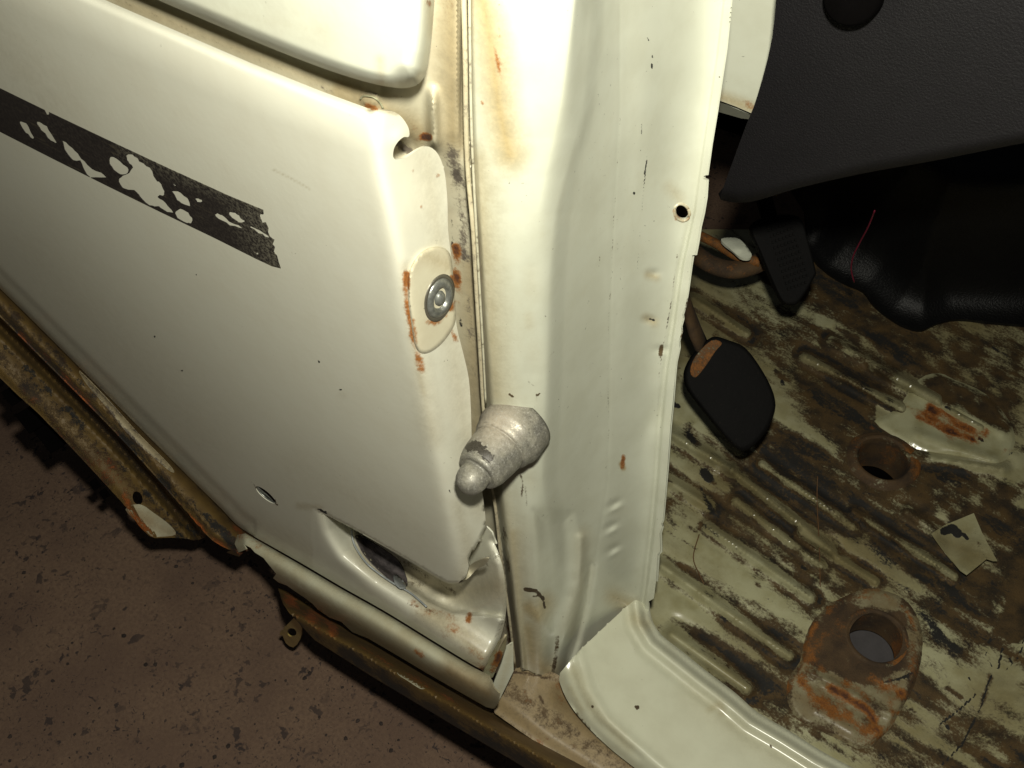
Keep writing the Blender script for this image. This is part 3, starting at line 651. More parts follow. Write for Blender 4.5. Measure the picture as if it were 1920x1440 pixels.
# second layer of flange behind the edge
e2 = [(x+(4 if 330 < y < 480 or y > 990 else 2.5), y) for x, y in edge_r if y < 1120]
poly2 = e2+[(x-24, y) for x, y in reversed(e2)]
sheet('flange_backing', poly2, lambda x, y: onY(x, y, pillar_full(x, y)+.0032), M['pillar'], PIL, 5, thick=.0012, strokes=[('d', [(1290, 560), (1275, 640)], 3, .5, 4)])
# seam sealer beads
for nm, pts, rr, mt in (('seam_bead', [(868, -60), (872, 100), (874, 240), (878, 330), (887, 430), (893, 540), (900, 660), (906, 760), (918, 880), (930, 960), (941, 1060), (954, 1150), (966, 1250)], .0011, M['jamb']),
                    ('seam_bead', [(880, -60), (881, 80), (884, 240), (889, 350), (897, 500), (905, 640), (911, 760)], .0006, M['pillar'])):
    p = np.array(smooth(pts, 5, False)); tube(nm, onY(p[:, 0], p[:, 1], pillar_full(p[:, 0]+12, p[:, 1])-.001), rr, mt, PIL, 8, attrv=(.06, .36, 0, .4))

# ================================================================== door stop bumper on the pillar
P0 = onY(np.array(963.), np.array(808.), .0405); ax = np.array([-.02, -1, .0])
bm_prof = [(.0001, -.004), (.0222, -.004), (.0228, 0), (.0230, .003), (.0226, .006), (.0212, .0085), (.0202, .0120), (.0192, .0138), (.0180, .0144), (.0179, .0150), (.0182, .0158), (.0178, .0190), (.0171, .0255), (.0163, .0310), (.0155, .0335), (.0148, .0342), (.0149, .0350), (.0141, .0364), (.0128, .0370),
           (.0105, .0368), (.0098, .0374), (.0100, .0392), (.0101, .0415), (.0098, .0440), (.0088, .0468), (.0070, .0492), (.0042, .0508), (.0006, .0513)]
def bump_attr(v, at):
    x, y = proj(v); at[:, 2] = .95*np.clip(1-seg_dist(x, y, [(879, 838), (893, 834), (905, 846), (918, 858)])/17, 0, 1)+.0
    at[:, 3] = np.clip(1-(np.hypot(x-930, y-790)/70), 0, 1)
    return at
def lathe_dense(prof, k=4):
    out = []
    for a, b in zip(prof[:-1], prof[1:]):
        for i in range(k): out.append((a[0]+(b[0]-a[0])*i/k, a[1]+(b[1]-a[1])*i/k))
    out.append(prof[-1]); return out
bm_prof = [(r*.88, h*.93 if h > 0 else h*2) for r, h in bm_prof]
BUMP = lathe('door_stop_bumper', lathe_dense(bm_prof, 3), P0, ax, M['bumper'], CAR, 96, attr=bump_attr)
tag(BUMP, 'stepped grey rubber cone with a knob tip')
print('bumper tip px', proj(P0+ax*.051), 'base', proj(P0))

# ================================================================== oval cover plate with screw on the folded edge
ov = smooth([(765, 520), (774, 492), (793, 470), (816, 462), (835, 466), (846, 482), (850, 520), (853, 560), (855, 596), (848, 618), (828, 645), (806, 661), (788, 662), (777, 645), (770, 600), (765, 560)], 4)
def ovf(x, y):
    d = sdf(x, y, ov); return onY(x, y, panel_Y(x, y)-.0018+.0018*np.clip(1-d/5, 0, 1)**2)
OV = sheet('cover_plate', ov, ovf, M['jamb'], CAR, 3.5, thick=.0012, strokes=[('r', [(764, 505), (764, 540)], 2, .7, 4), ('r', [(795, 603), (815, 607), (835, 590)], 2, .6, 6), ('r', [(848, 520), (851, 560), (845, 580)], 2, .6, 5), ('r', [(775, 600), (782, 655)], 1, .5, 4), ('s', [(800, 480), (840, 500)], 10, .5, 14)])
tag(OV, 'oval cover plate with rusty edges and a recessed screw')
q = panel_fn(np.array([818., 828., 818.]), np.array([556., 556., 566.])); nn = np.cross(q[1]-q[0], q[2]-q[0]); nn = nn/np.linalg.norm(nn)
if nn.dot(CAM-q[0]) < 0: nn = -nn
qc = q[0]+nn*.0019
SC = lathe('screw', [(.0104, -.0004), (.0103, .0004), (.0096, .0012), (.0084, .0018), (.0070, .0020), (.0062, .0016), (.0056, .0004), (.0050, -.0004), (.0040, -.0002), (.0034, .0012), (.0020, .0022), (.0002, .0024)], qc, nn, M['steel'], OV, 48, jit=.02, sx=.86, sy=1.05)
lathe('washer', [(.0122, -.0006), (.0122, .0003), (.0106, .0007), (.0098, .0001)], qc, nn, simple('oily_washer', (.14, .13, .10), .4, metal=.5), OV, 48, cap=False, jit=.02, sx=.86, sy=1.05)

# ================================================================== rocker strips
r1_top = smooth([(a, b-3) for a, b in [(460, 1003), (490, 1020), (560, 1060), (640, 1107), (720, 1152), (800, 1201), (870, 1244), (903, 1262), (918, 1268)]], 4, False)
r1_bot = [(926, 1290), (936, 1300), (935, 1318), (925, 1329), (912, 1326), (870, 1302), (800, 1262), (740, 1226), (690, 1197), (660, 1185), (640, 1166), (618, 1158), (596, 1143), (586, 1132), (570, 1120), (552, 1108), (538, 1098), (522, 1092), (512, 1084), (518, 1076), (505, 1060), (494, 1046), (478, 1036), (470, 1027), (456, 1020), (462, 1030), (447, 1036), (440, 1020), (445, 1003)]
def r1_fn(x, y):
    yt = np.interp(x, [p[0] for p in r1_top], [p[1] for p in r1_top]); u = (y-yt)/62.0
    Y = -.0004-.013*np.sin(np.clip(u, 0, 1.2)*2.2)*1.0+.0015*np.clip(.08-u, 0, 1)/.08
    return onY(x, y, Y+.0004*wob(x, y, 40, 8))
ROC = sheet('rocker_trim', r1_top+r1_bot, r1_fn, M['rocker'], CAR, 5, thick=.0011, strokes=[
    ('r', [(520, 1090), (560, 1115), (600, 1145), (650, 1180), (690, 1198)], 5, .45, 12), ('r', [(446, 1005), (470, 1012), (500, 1025)], 10, .5, 14), ('r', [(665, 1165), (675, 1172)], 5, .4, 14), ('s', [(520, 1085), (640, 1160), (900, 1315)], 14, .7, 16), ('r', [(780, 1220), (790, 1228)], 2, .5, 6),
    ('s', [(840, 1260), (915, 1300)], 20, .9, 20), ('r', [(880, 1290), (915, 1310)], 8, .32, 16), ('d', [(480, 1040), (520, 1060)], 1, .4, 6)])
tag(ROC, 'cream trim strip along the wing bottom with a ragged rusted edge')
r2 = [(522, 1100), (600, 1138), (690, 1190), (800, 1255), (900, 1316), (940, 1330), (1010, 1372), (1100, 1430), (1200, 1490), (1560, 1720), (1480, 1730), (1100, 1500), (1020, 1462), (960, 1425), (880, 1378), (800, 1330), (700, 1270), (640, 1232), (590, 1200), (552, 1160), (532, 1130)]
def r2_fn(x, y):
    yt = np.interp(x, [522, 690, 900, 1100, 1200, 1560], [1100, 1196, 1318, 1432, 1490, 1720]); u = (y-yt)/75
    return onY(x, y, .006-.034*sst(-.1, .55, u)+.002*np.clip(u-.6, 0, 1)+.0004*wob(x, y, 60, 9))
sheet('lower_sill_flange', r2, r2_fn, M['arch'], CAR, 5, thick=.0012, strokes=[('r', [(545, 1128), (590, 1160), (620, 1180)], 14, .62, 18), ('d', [(640, 1220), (760, 1300), (900, 1390), (1000, 1440)], 16, .75, 14), ('r', [(660, 1200), (760, 1262), (860, 1322)], 4, .5, 10), ('s', [(780, 1275), (960, 1375), (1060, 1430)], 10, 1, 14), ('d', [(560, 1170), (700, 1262), (860, 1360), (980, 1430)], 12, .55, 14), ('s', [(640, 1190), (900, 1350)], 12, .6, 20), ('d', [(540, 1120), (620, 1160), (760, 1240), (900, 1330)], 4, .6, 8)],
      extra=lambda x, y, P, a: np.maximum(a, np.c_[x*0, np.clip(.25+.35*wob((y-.6*x), (x+.6*y)*.12, 20, 33), 0, .65), np.clip(.15+.35*wob(x, y, 30, 34), 0, .5), x*0+.4]))
tag(bpy.data.objects['lower_sill_flange'], 'rusty lower sill flange under the trim strip')
# bright scraped patch on the flange crest
pt = smooth([(742, 1250), (760, 1252), (792, 1272), (800, 1288), (788, 1290), (765, 1275), (748, 1264)], 3)
sheet('scraped_patch', pt, lambda x, y: r2_fn(x, y)+np.array([0, -.0005, .0005]), M['rocker'], bpy.data.objects['lower_sill_flange'], 4, thick=.0003)
# clip hanging below
cl = smooth([(524, 1188), (552, 1158), (556, 1160), (566, 1178), (562, 1200), (550, 1214), (536, 1206), (530, 1192)], 2)
cz = np.array(cl); CLP = sheet('spring_clip', cl, lambda x, y: onY(x, y, -.012+.00005*(y-1158)), M['brass'], CAR, 3, holes=[ell(547, 1186, 9, 8, 20, 20)], thick=.0014)
tag(CLP, 'small yellow metal clip with a round hole')
tube('clip_tongue', onY(np.array([554., 565., 578.]), np.array([1158., 1168., 1182.]), np.array([-.012, -.008, -.004])), .0008, M['brass'], CLP, 6)

# end of the trim strip and the pillar foot bracket
def quad(name, px, Yv, mat, parent, strokes=(), th=.0012, step=4):
    A = np.array(px, float); yy = np.array(Yv, float)
    c, *_ = np.linalg.lstsq(np.c_[A, np.ones(len(A))], yy, rcond=None)
    return sheet(name, px, lambda x, y: onY(x, y, c[0]*x+c[1]*y+c[2]+.0003*wob(x, y, 20, 3)), mat, parent, step, thick=th, strokes=strokes)
quad('foot_bracket', [(928, 1330), (918, 1310), (922, 1290), (940, 1245), (950, 1212), (962, 1205), (963, 1258), (950, 1285)], [-.002, -.004, -.002, .010, .020, .024, .014, .006], M['pillar'], CAR, [('s', [(930, 1320), (960, 1210)], 6, .5, 10)])
quad('bracket_fold', [(905, 1262), (918, 1235), (934, 1205), (951, 1190), (948, 1215), (938, 1238), (924, 1270), (912, 1275)], [.004, .006, .012, .018, .017, .012, .004, .002], M['rusty'], CAR, [('r', [(925, 1255), (937, 1225)], 3, .8, 5), ('d', [(905, 1258), (915, 1230)], 4, .6, 5)])
rl = np.array(smooth([(905, 1275), (912, 1262), (925, 1236), (948, 1190)], 5, False)); tube('bracket_lip', onY(rl[:, 0], rl[:, 1], np.linspace(-.002, .016, len(rl))), .0009, M['jamb'], CAR, 6, attrv=(0, .3, 0, .6))

# ================================================================== sill: outer ledge, raised top
lz = lambda d: 1.0-d
ledge_poly = smooth([(925, 1330), (945, 1300), (963, 1258), (985, 1252), (1040, 1262), (1080, 1290), (1150, 1350), (1240, 1410), (1380, 1500), (1700, 1740), (1600, 1790), (1250, 1560), (1100, 1460), (1010, 1395), (960, 1360)], 3)
def ledge_fn(x, y):
    d1 = seg_dist(x, y, [(925, 1330), (1010, 1395), (1100, 1455), (1250, 1560)])
    return onZ(x, y, lz(.742)+.006*sst(0, 30, d1)-.010*np.exp(-(seg_dist(x, y, [(1060, 1300), (1150, 1370), (1300, 1470)])/20)**2)+.0012*wob(x, y, 40, 10))
sheet('sill_ledge', ledge_poly, ledge_fn, M['rocker'], CAR, 5, thick=.0012, extra=lambda x, y, P, a: np.maximum(a, np.c_[np.clip(.1+.25*wob(x, y, 30, 40), 0, .36), np.clip(.34+.26*wob((y-.8*x), (x+.8*y)*.15, 22, 32), 0, .5), x*0, x*0+.9]), strokes=[('d', [(970, 1290), (1000, 1320), (1060, 1375), (1130, 1430)], 12, .56, 34), ('d', [(1060, 1290), (1120, 1350), (1230, 1440)], 8, .6, 16), ('r', [(985, 1300), (1020, 1340), (1080, 1400)], 8, .34, 20), ('s', [(1000, 1270), (1080, 1320), (1250, 1430)], 26, .9, 30), ('d', [(1013, 1308), (1018, 1316)], 2.5, 1, 3),
      ('d', [(1070, 1310), (1150, 1375), (1230, 1430)], 6, .55, 10), ('d', [(925, 1330), (960, 1260), (1000, 1265), (1040, 1275)], 1.5, .7, 4)])
sill_out = [(1048, 1276), (1062, 1310), (1090, 1350), (1140, 1400), (1190, 1440), (1290, 1520), (1400, 1600), (1640, 1780)]
sill_in = [(2150, 1790), (1900, 1620), (1700, 1490), (1600, 1440), (1540, 1408), (1480, 1370), (1420, 1335), (1380, 1300), (1330, 1262), (1280, 1222), (1240, 1190), (1222, 1160), (1218, 1128)]
sill_poly = smooth(sill_out, 3, False)+smooth(sill_in, 3, False)+[(1200, 1118), (1180, 1132), (1120, 1188), (1080, 1226), (1050, 1262)]
bead = smooth([(1150, 1290), (1114, 1258), (1092, 1236)], 3, False)
def sill_fn(x, y):
    do = seg_dist(x, y, sill_out); di = seg_dist(x, y, sill_in)
    Z = lz(.712)-.016*np.clip(1-do/42, 0, 1)**2.2
    Z = Z+.004*np.exp(-((di-26)/9)**2)-.002*np.exp(-((di-44)/9)**2)-.010*np.clip(1-di/22, 0, 1)**1.6+.0035*np.exp(-((di-3)/5)**2)
    Z = Z+.0020*np.exp(-(seg_dist(x, y, [(1088, 1226), (1104, 1290), (1140, 1350), (1230, 1430), (1330, 1510)])/10)**2)-.0012*np.exp(-(seg_dist(x, y, [(1070, 1250), (1084, 1300), (1118, 1352), (1200, 1420)])/7)**2)
    Z = Z+.0012*np.exp(-(((x-1345)/22)**2+((y-1330)/20)**2))
    return onZ(x, y, Z+.0006*wob(x, y, 90, 11)+.0002*wob(x, y, 30, 12))
SILL = sheet('sill', sill_poly, sill_fn, M['sill'], CAR, 4.5, thick=.0014, strokes=[('s', [(1330, 1330), (1350, 1320), (1355, 1338)], 8, .6, 10), ('s', [(1190, 1160), (1210, 1170)], 12, .6, 14), ('d', [(1194, 1325), (1196, 1328)], 1.5, 1, 3), ('d', [(1110, 1324), (1112, 1325)], 1, .9, 3), ('d', [(1445, 1397), (1447, 1400)], 1, .9, 3),
      ('s', [(1075, 1255), (1110, 1330), (1180, 1400)], 8, .5, 12), ('s', [(1300, 1300), (1420, 1400), (1500, 1440)], 16, .35, 30), ('s', [(1070, 1290), (1090, 1330)], 4, .6, 8)])
tag(SILL, 'pale cream door sill running to the rear')

# ================================================================== footwell floor
ZF = lz(.80)
holeA = ell(1652, 862, 47, 34, 22, 44); holeB = ell(1642, 1198, 50, 50, 20, 44)
floor_poly = [(1180, 470), (1300, 430), (1700, 430), (2300, 480), (2300, 1800), (1900, 1760), (1700, 1560), (1560, 1440), (1420, 1370), (1300, 1270), (1205, 1190), (1190, 1100)]
def floor_fn(x, y):
    P = onZ(x, y, ZF); X, Yw = P[:, 0], P[:, 1]
    h = .0007*wob(x, y, 60, 13)+.0003*wob(x, y, 22, 14)
    # pressed ribs running fore and aft
    for (xa, ya, xb, yb, wd, hh) in ribs:
        d = seg_dist(x, y, [(xa, ya), (xb, yb)]); h = h+1.35*hh*np.exp(-(d/wd)**2)-.35*hh*np.exp(-((d-2.4*wd)/wd)**2)
    h = h+.0013*flowq(x, y, 30, 25)+.0003*flowq(x, y, 10, 26)
    # ring surrounds
    h = h+.004*sst(80, 58, np.hypot((x-1652)/1.15, (y-862)*1.35))*0
    h = h+.03*sst(1500, 1200, x+.45*(900-y))*sst(760, 480, y)*.0
    # rises to the tunnel side at bottom right
    d = (x-1830)*.82+(y-1330)*.45; h = h+.0002*np.clip(d, 0, 200)
    return onZ(x, y, ZF+h)
ribs = [(1245, 805, 1370, 880, 9, .008), (1370, 880, 1560, 1030, 8, .007), (1430, 870, 1600, 985, 8, .006), (1300, 560, 1400, 625, 8, .006), (1510, 670, 1690, 765, 8, .007), (1560, 640, 1760, 745, 8, .006), (1600, 960, 1790, 1080, 7, .006), (1380, 940, 1540, 1060, 7, .005),
        (1640, 690, 1840, 800, 8, .006), (1690, 850, 1880, 880, 9, .005), (1330, 990, 1520, 1120, 8, .006), (1240, 1060, 1480, 1230, 9, .006), (1260, 1190, 1400, 1290, 12, .008), (1220, 880, 1330, 950, 9, .006), (1500, 1000, 1640, 1090, 7, .005), (1700, 960, 1760, 1000, 8, .004)]
def flowq(x, y, s_, k): return wob((y-.65*x)*.84, (x+.65*y)*.10, s_, k)
def BL(*a): return a
strokes_floor_raw = [
    # brown dirt areas
    ('D', [(1560, 600), (1640, 610), (1760, 612), (1930, 620), (1930, 840), (1880, 820), (1800, 770), (1740, 700), (1700, 700), (1690, 760), (1620, 720), (1560, 680), (1520, 640)], 0, .62, 26),
    ('D', [(1700, 880), (1780, 900), (1850, 890), (1930, 900), (1930, 1090), (1860, 1080), (1800, 1080), (1700, 1010), (1620, 960)], 0, .66, 20),
    ('D', [(1560, 900), (1640, 960), (1760, 1040), (1790, 1100), (1700, 1080), (1560, 980), (1520, 930)], 0, .6, 14),
    ('D', [(1430, 1020), (1520, 1010), (1600, 1080), (1640, 1120), (1560, 1130), (1470, 1090)], 0, .60, 18),
    ('D', [(1880, 1120), (1930, 1060), (1930, 1200), (1890, 1210), (1856, 1190)], 0, .9, 10),
    ('D', [(1230, 930), (1290, 900), (1300, 1000), (1240, 1000)], 0, .52, 16),
    ('d', [(1345, 598), (1352, 615), (1340, 632)], 8, .75, 8), ('d', [(1452, 690), (1462, 705), (1468, 718)], 8, .8, 7), ('k', [(1466, 716), (1470, 722)], 3, .8, 4),
    ('d', [(1440, 625), (1500, 660), (1560, 690), (1620, 720)], 13, .66, 14), ('k', [(1480, 635), (1560, 690), (1640, 740), (1665, 752)], 4, .75, 9), ('k', [(1600, 705), (1670, 752)], 8, .8, 8), ('d', [(1470, 560), (1540, 590), (1620, 620)], 16, .6, 22),
    ('d', [(1560, 545), (1600, 570), (1640, 600)], 14, .6, 18), ('d', [(1500, 740), (1560, 800), (1600, 850)], 18, .62, 20), ('k', [(1495, 745), (1530, 775)], 4, .6, 8),
    ('d', [(1570, 730), (1610, 760), (1600, 800)], 16, .55, 20), ('d', [(1470, 812), (1520, 850), (1600, 905), (1640, 950)], 8, .62, 12),
    ('k', [(1290, 805), (1300, 825)], 12, .85, 7), ('d', [(1290, 800), (1305, 830)], 18, .75, 8), ('k', [(1322, 888), (1330, 896)], 13, .95, 6), ('k', [(1315, 915), (1330, 950), (1350, 975), (1370, 990)], 8, .85, 8), ('k', [(1255, 925), (1275, 940)], 8, .6, 8),
    ('d', [(1335, 850), (1400, 890), (1460, 935), (1480, 965)], 7, .68, 9), ('d', [(1400, 845), (1480, 895), (1560, 945), (1620, 985)], 3.5, .68, 6), ('k', [(1230, 985), (1240, 1000)], 8, .75, 6), ('k', [(1225, 960), (1250, 970)], 4, .7, 6),
    ('k', [(1322, 985), (1350, 1010), (1380, 1030)], 8, .85, 7), ('d', [(1370, 1020), (1430, 1060), (1500, 1100), (1560, 1140)], 8, .72, 9), ('d', [(1420, 960), (1480, 990), (1560, 1040)], 6, .7, 8), ('k', [(1530, 940), (1640, 1000), (1780, 1070)], 4, .8, 6), ('k', [(1560, 975), (1660, 1030), (1770, 1100)], 5, .75, 8),
    ('k', [(1620, 1020), (1700, 1070), (1770, 1110), (1760, 1130)], 18, .72, 16), ('k', [(1600, 1040), (1690, 1100), (1760, 1150)], 8, .75, 8), ('k', [(1760, 895), (1800, 905)], 12, .8, 12), ('k', [(1620, 925), (1700, 945), (1740, 920)], 8, .7, 10),
    ('d', [(1305, 1085), (1350, 1110), (1420, 1150), (1500, 1195)], 9, .72, 10), ('d', [(1320, 1095), (1335, 1125)], 12, .6, 10), ('k', [(1335, 1090), (1370, 1110)], 5, .6, 8),
    ('k', [(1222, 1130), (1250, 1160), (1275, 1172)], 4, .64, 9), ('k', [(1295, 1185), (1330, 1208)], 4, .66, 8), ('k', [(1340, 1215), (1352, 1235)], 6, .6, 8), ('k', [(1395, 1225), (1410, 1245)], 4, .5, 8), ('k', [(1440, 1235), (1480, 1260)], 12, .6, 14),
    ('k', [(1410, 1275), (1450, 1310), (1480, 1330)], 10, .56, 18), ('d', [(1320, 1262), (1390, 1295), (1450, 1320), (1520, 1375), (1600, 1425)], 11, .8, 10), ('k', [(1500, 1320), (1560, 1390), (1640, 1420)], 12, .62, 16),
    ('k', [(1730, 1150), (1770, 1200), (1800, 1220)], 34, .78, 26), ('k', [(1800, 1190), (1850, 1200)], 22, .7, 24), ('k', [(1740, 1280), (1770, 1300)], 26, .62, 24), ('d', [(1700, 1150), (1780, 1170)], 20, .7, 16),
    ('k', [(1650, 1420), (1720, 1430)], 14, .7, 14), ('d', [(1680, 1340), (1720, 1380)], 20, .5, 30), ('k', [(1700, 1350), (1690, 1390)], 8, .5, 16), ('d', [(1790, 1110), (1840, 1100), (1860, 1140), (1830, 1180)], 18, .72, 12),
    # dark cracks at the tunnel side
    ('k', [(1857, 1200), (1847, 1230), (1860, 1250)], .5, .75, 3), ('k', [(1872, 1250), (1880, 1215)], .8, .8, 3), ('k', [(1860, 1250), (1885, 1258), (1912, 1230), (1922, 1190)], .5, .75, 3), ('k', [(1860, 1262), (1850, 1290), (1838, 1330), (1820, 1365), (1800, 1400), (1765, 1435)], .8, .8, 3.5), ('d', [(1858, 1266), (1848, 1300), (1835, 1335)], 5, .9, 6), ('d', [(1835, 1335), (1815, 1380)], 3.7, .7, 6),
    ('k', [(1830, 1302), (1800, 1330), (1762, 1358)], .8, .8, 3), ('k', [(1775, 1362), (1778, 1366)], 2, .9, 3), ('k', [(1817, 1272), (1819, 1274)], 1.2, .9, 3), ('k', [(1893, 1236), (1896, 1239)], 2, .9, 3),
    # rust
    ('R', [(1700, 752), (1740, 762), (1800, 800), (1850, 830), (1830, 835), (1770, 825), (1720, 790)], 0, .62, 14), ('r', [(1720, 776), (1760, 798), (1820, 822)], 3, .98, 8), ('r', [(1735, 765), (1800, 800), (1840, 820)], 2.5, .9, 7),
    ('r', [(1892, 838), (1900, 842)], 4, .6, 8), ('r', [(1634, 803), (1645, 806)], 4, .7, 6), ('s', [(1300, 560), (1400, 620), (1460, 690)], 30, .45, 40), ('s', [(1260, 1030), (1340, 1080)], 20, .45, 30),
    ('s', [(1650, 640), (1900, 760)], 60, .8, 60), ('k', [(1905, 880), (1912, 890)], 6, .8, 6), ('k', [(1770, 890), (1900, 848), (1880, 860)], 1.2, .6, 4)]
strokes_floor = [((st[0], st[1], st[2]*.9, st[3]*.97, (st[4] if len(st) > 4 else 6)*2.0) if st[0] in 'kd' and st[2] > 3.7 else st) for st in strokes_floor_raw]
for _ in range(150):
    cx = random.uniform(1240, 1900); cy = random.uniform(560, 1400); L = random.uniform(3, 34)
    strokes_floor.append((random.choice('dkd'), [(cx, cy), (cx+L*.85, cy+L*.55)], random.uniform(.3, 3), random.uniform(.35, .7), random.uniform(3, 8)))
def floor_extra(x, y, P, a):
    n = -.22*flowq(x, y, 30, 25)-.14*flowq(x, y, 10, 26)+.12*flowq(x, y, 18, 27)+.20*wob(x, y, 80, 28)+.10*wob(x, y, 24, 39)
    crest = np.zeros(len(x)); side = np.zeros(len(x))
    for (xa, ya, xb, yb, wd, hh) in ribs:
        d_ = seg_dist(x, y, [(xa, ya), (xb, yb)]); crest = np.maximum(crest, np.exp(-(d_/wd)**2)); side = np.maximum(side, np.exp(-((d_-2.2*wd)/(wd))**2))
    bias = .27+.27*sst(1250, 1560, x+.2*(y-900))+.30*side-.42*crest
    n = n+bias
    a[:, 1] = np.where(a[:, 1] > .3, a[:, 1]-.15*crest, a[:, 1]); a[:, 1] = np.maximum(a[:, 1], np.clip(n, 0, .72))
    a[:, 2] = np.maximum(a[:, 2], np.clip(n-.28, 0, .56))
    a[:, 1] = np.maximum(a[:, 1], .62*(1-sst(70, 105, np.hypot((x-1655)/1.1, y-868))))
    for (cx, cy, rr) in ((1655, 868, 66), (1640, 1200, 84)):
        pass
    a[:, 3] = np.maximum(a[:, 3], np.clip(.35+.45*wob(x, y, 70, 24), 0, .8))
    # clear paint around the chips
    keep = np.maximum(sdf(x, y, [(1640, 752), (1720, 800), (1800, 832), (1900, 850), (1860, 872), (1760, 858), (1690, 830), (1640, 790)]), 0)
    f = sst(0, 8, keep); a[:, 1] *= 1-f; a[:, 2] *= 1-f
    return a
FLOOR = sheet('footwell_floor', floor_poly, floor_fn, M['floor'], CAR, 4.5, holes=[ell(1655, 866, 50, 40, 22, 40), ell(1642, 1198, 52, 50, 20, 40)], strokes=strokes_floor, thick=.0014, extra=floor_extra)
tag(FLOOR, 'pale painted footwell floor, flaking and covered in brown dirt')

# raised rims and wells of the two drain holes
def ring(cx, cy, rpx, tall, well, mat_in, strokes_amp, sx=1.0):
    c = onZ(np.array(float(cx)), np.array(float(cy)), ZF); e = onZ(np.array(float(cx+rpx)), np.array(float(cy)), ZF); r = np.linalg.norm(e-c)
    def at(v, a):
        x, y = proj(v); a[:, 1] = .72+.1*wob(x, y, 12, 2); a[:, 0] = .10+.25*wob(x, y, 16, 3)+strokes_amp*np.clip((x-cx)/rpx*.5+(cy-y)/rpx*.2, 0, 1)*.5; return a
    prof = [(r*1.45, -.001), (r*1.34, .0015), (r*1.22, tall*.7), (r*1.12, tall), (r*1.03, tall*.85), (r*.99, tall*.3), (r*.98, -.004), (r*.98, -well)]
    o = lathe('drain_rim', lathe_dense(prof, 3), c+np.array([0, 0, .0012]), (0, 0, 1), M['rusty'], FLOOR, 72, attr=at, cap=False, jit=.02, up=(1, 0, 0))
    lathe('well_bottom', [(r*.98, 0), (r*.5, -.001), (.0002, -.001)], c+np.array([0, 0, -well]), (0, 0, 1), mat_in, o, 48, up=(1, 0, 0), attr=lambda v, a: a+np.array([0, .6, 0, .5]))
    return o
tag(ring(1655, 864, 48, .004, .045, M['void'], .5), 'rust-rimmed drain hole below the clutch pedal')  # black well bottom puts the shade of this hole into its colour
tag(ring(1642, 1198, 50, .0035, .03, M['greypan'], .4), 'larger rust-rimmed drain hole beside the sill')
# reinforcement plate below the second ring
plate = smooth([(1520, 1165), (1560, 1128), (1610, 1106), (1665, 1106), (1708, 1130), (1730, 1175), (1732, 1215), (1722, 1260), (1712, 1290), (1690, 1330), (1665, 1370), (1620, 1405), (1580, 1390), (1540, 1372), (1502, 1355), (1482, 1330), (1475, 1300), (1480, 1268), (1500, 1240), (1508, 1200)], 3)
def plate_fn(x, y):
    d = sdf(x, y, plate); h = .004*sst(0, 9, d)
    for a_, b_, w_, s_ in (((1520, 1260), (1670, 1340), 8, .0035), ((1540, 1290), (1640, 1350), 10, -.0025), ((1530, 1330), (1600, 1370), 8, .002), ((1640, 1280), (1690, 1300), 9, -.002)):
        h = h+s_*np.exp(-(seg_dist(x, y, [a_, b_])/w_)**2)
    return onZ(x, y, ZF+h+.0005*wob(x, y, 20, 17))
def plate_extra(x, y, P, a):
    a[:, 1] = np.maximum(a[:, 1], np.clip(.34+.24*wob(x, y, 26, 29)+.12*wob(x, y, 10, 30)+.12*(sdf(x, y, plate) < 10), 0, .8)); a[:, 3] = np.maximum(a[:, 3], .55)
    a[:, 0] = np.maximum(a[:, 0], np.clip(.13+.22*wob(x, y, 18, 31), 0, .42)); return a
sheet('reinforcement_plate', plate, plate_fn, M['rusty'], FLOOR, 4, extra=plate_extra, holes=[ell(1642, 1198, 51, 49, 20, 40)], thick=.0012, strokes=[
    ('D', [(1515, 1165), (1570, 1125), (1700, 1150), (1710, 1250), (1640, 1290), (1560, 1270), (1500, 1240)], 0, .9, 12), ('d', [(1690, 1130), (1722, 1200), (1710, 1260)], 10, .6, 16), ('d', [(1500, 1260), (1560, 1280), (1700, 1330)], 14, .45, 20), ('r', [(1540, 1255), (1600, 1290), (1690, 1340)], 6, .62, 12), ('r', [(1500, 1280), (1560, 1330), (1620, 1360), (1650, 1370)], 14, .7, 18),
    ('r', [(1560, 1290), (1620, 1330), (1640, 1350)], 8, 1.0, 12), ('r', [(1640, 1275), (1690, 1300), (1670, 1320)], 10, .7, 14), ('r', [(1600, 1122), (1660, 1115), (1700, 1145), (1722, 1190)], 4, .58, 9), ('r', [(1510, 1200), (1530, 1170), (1560, 1140)], 2, .55, 6), ('k', [(1650, 1281), (1690, 1272), (1710, 1262)], 1.5, .8, 4),
    ('r', [(1500, 1290), (1530, 1310)], 8, .75, 12), ('k', [(1560, 1350), (1600, 1380)], 6, .6, 10), ('k', [(1700, 1270), (1712, 1280)], 5, .7, 6), ('k', [(1682, 1298), (1688, 1304)], 3, .8, 4)])
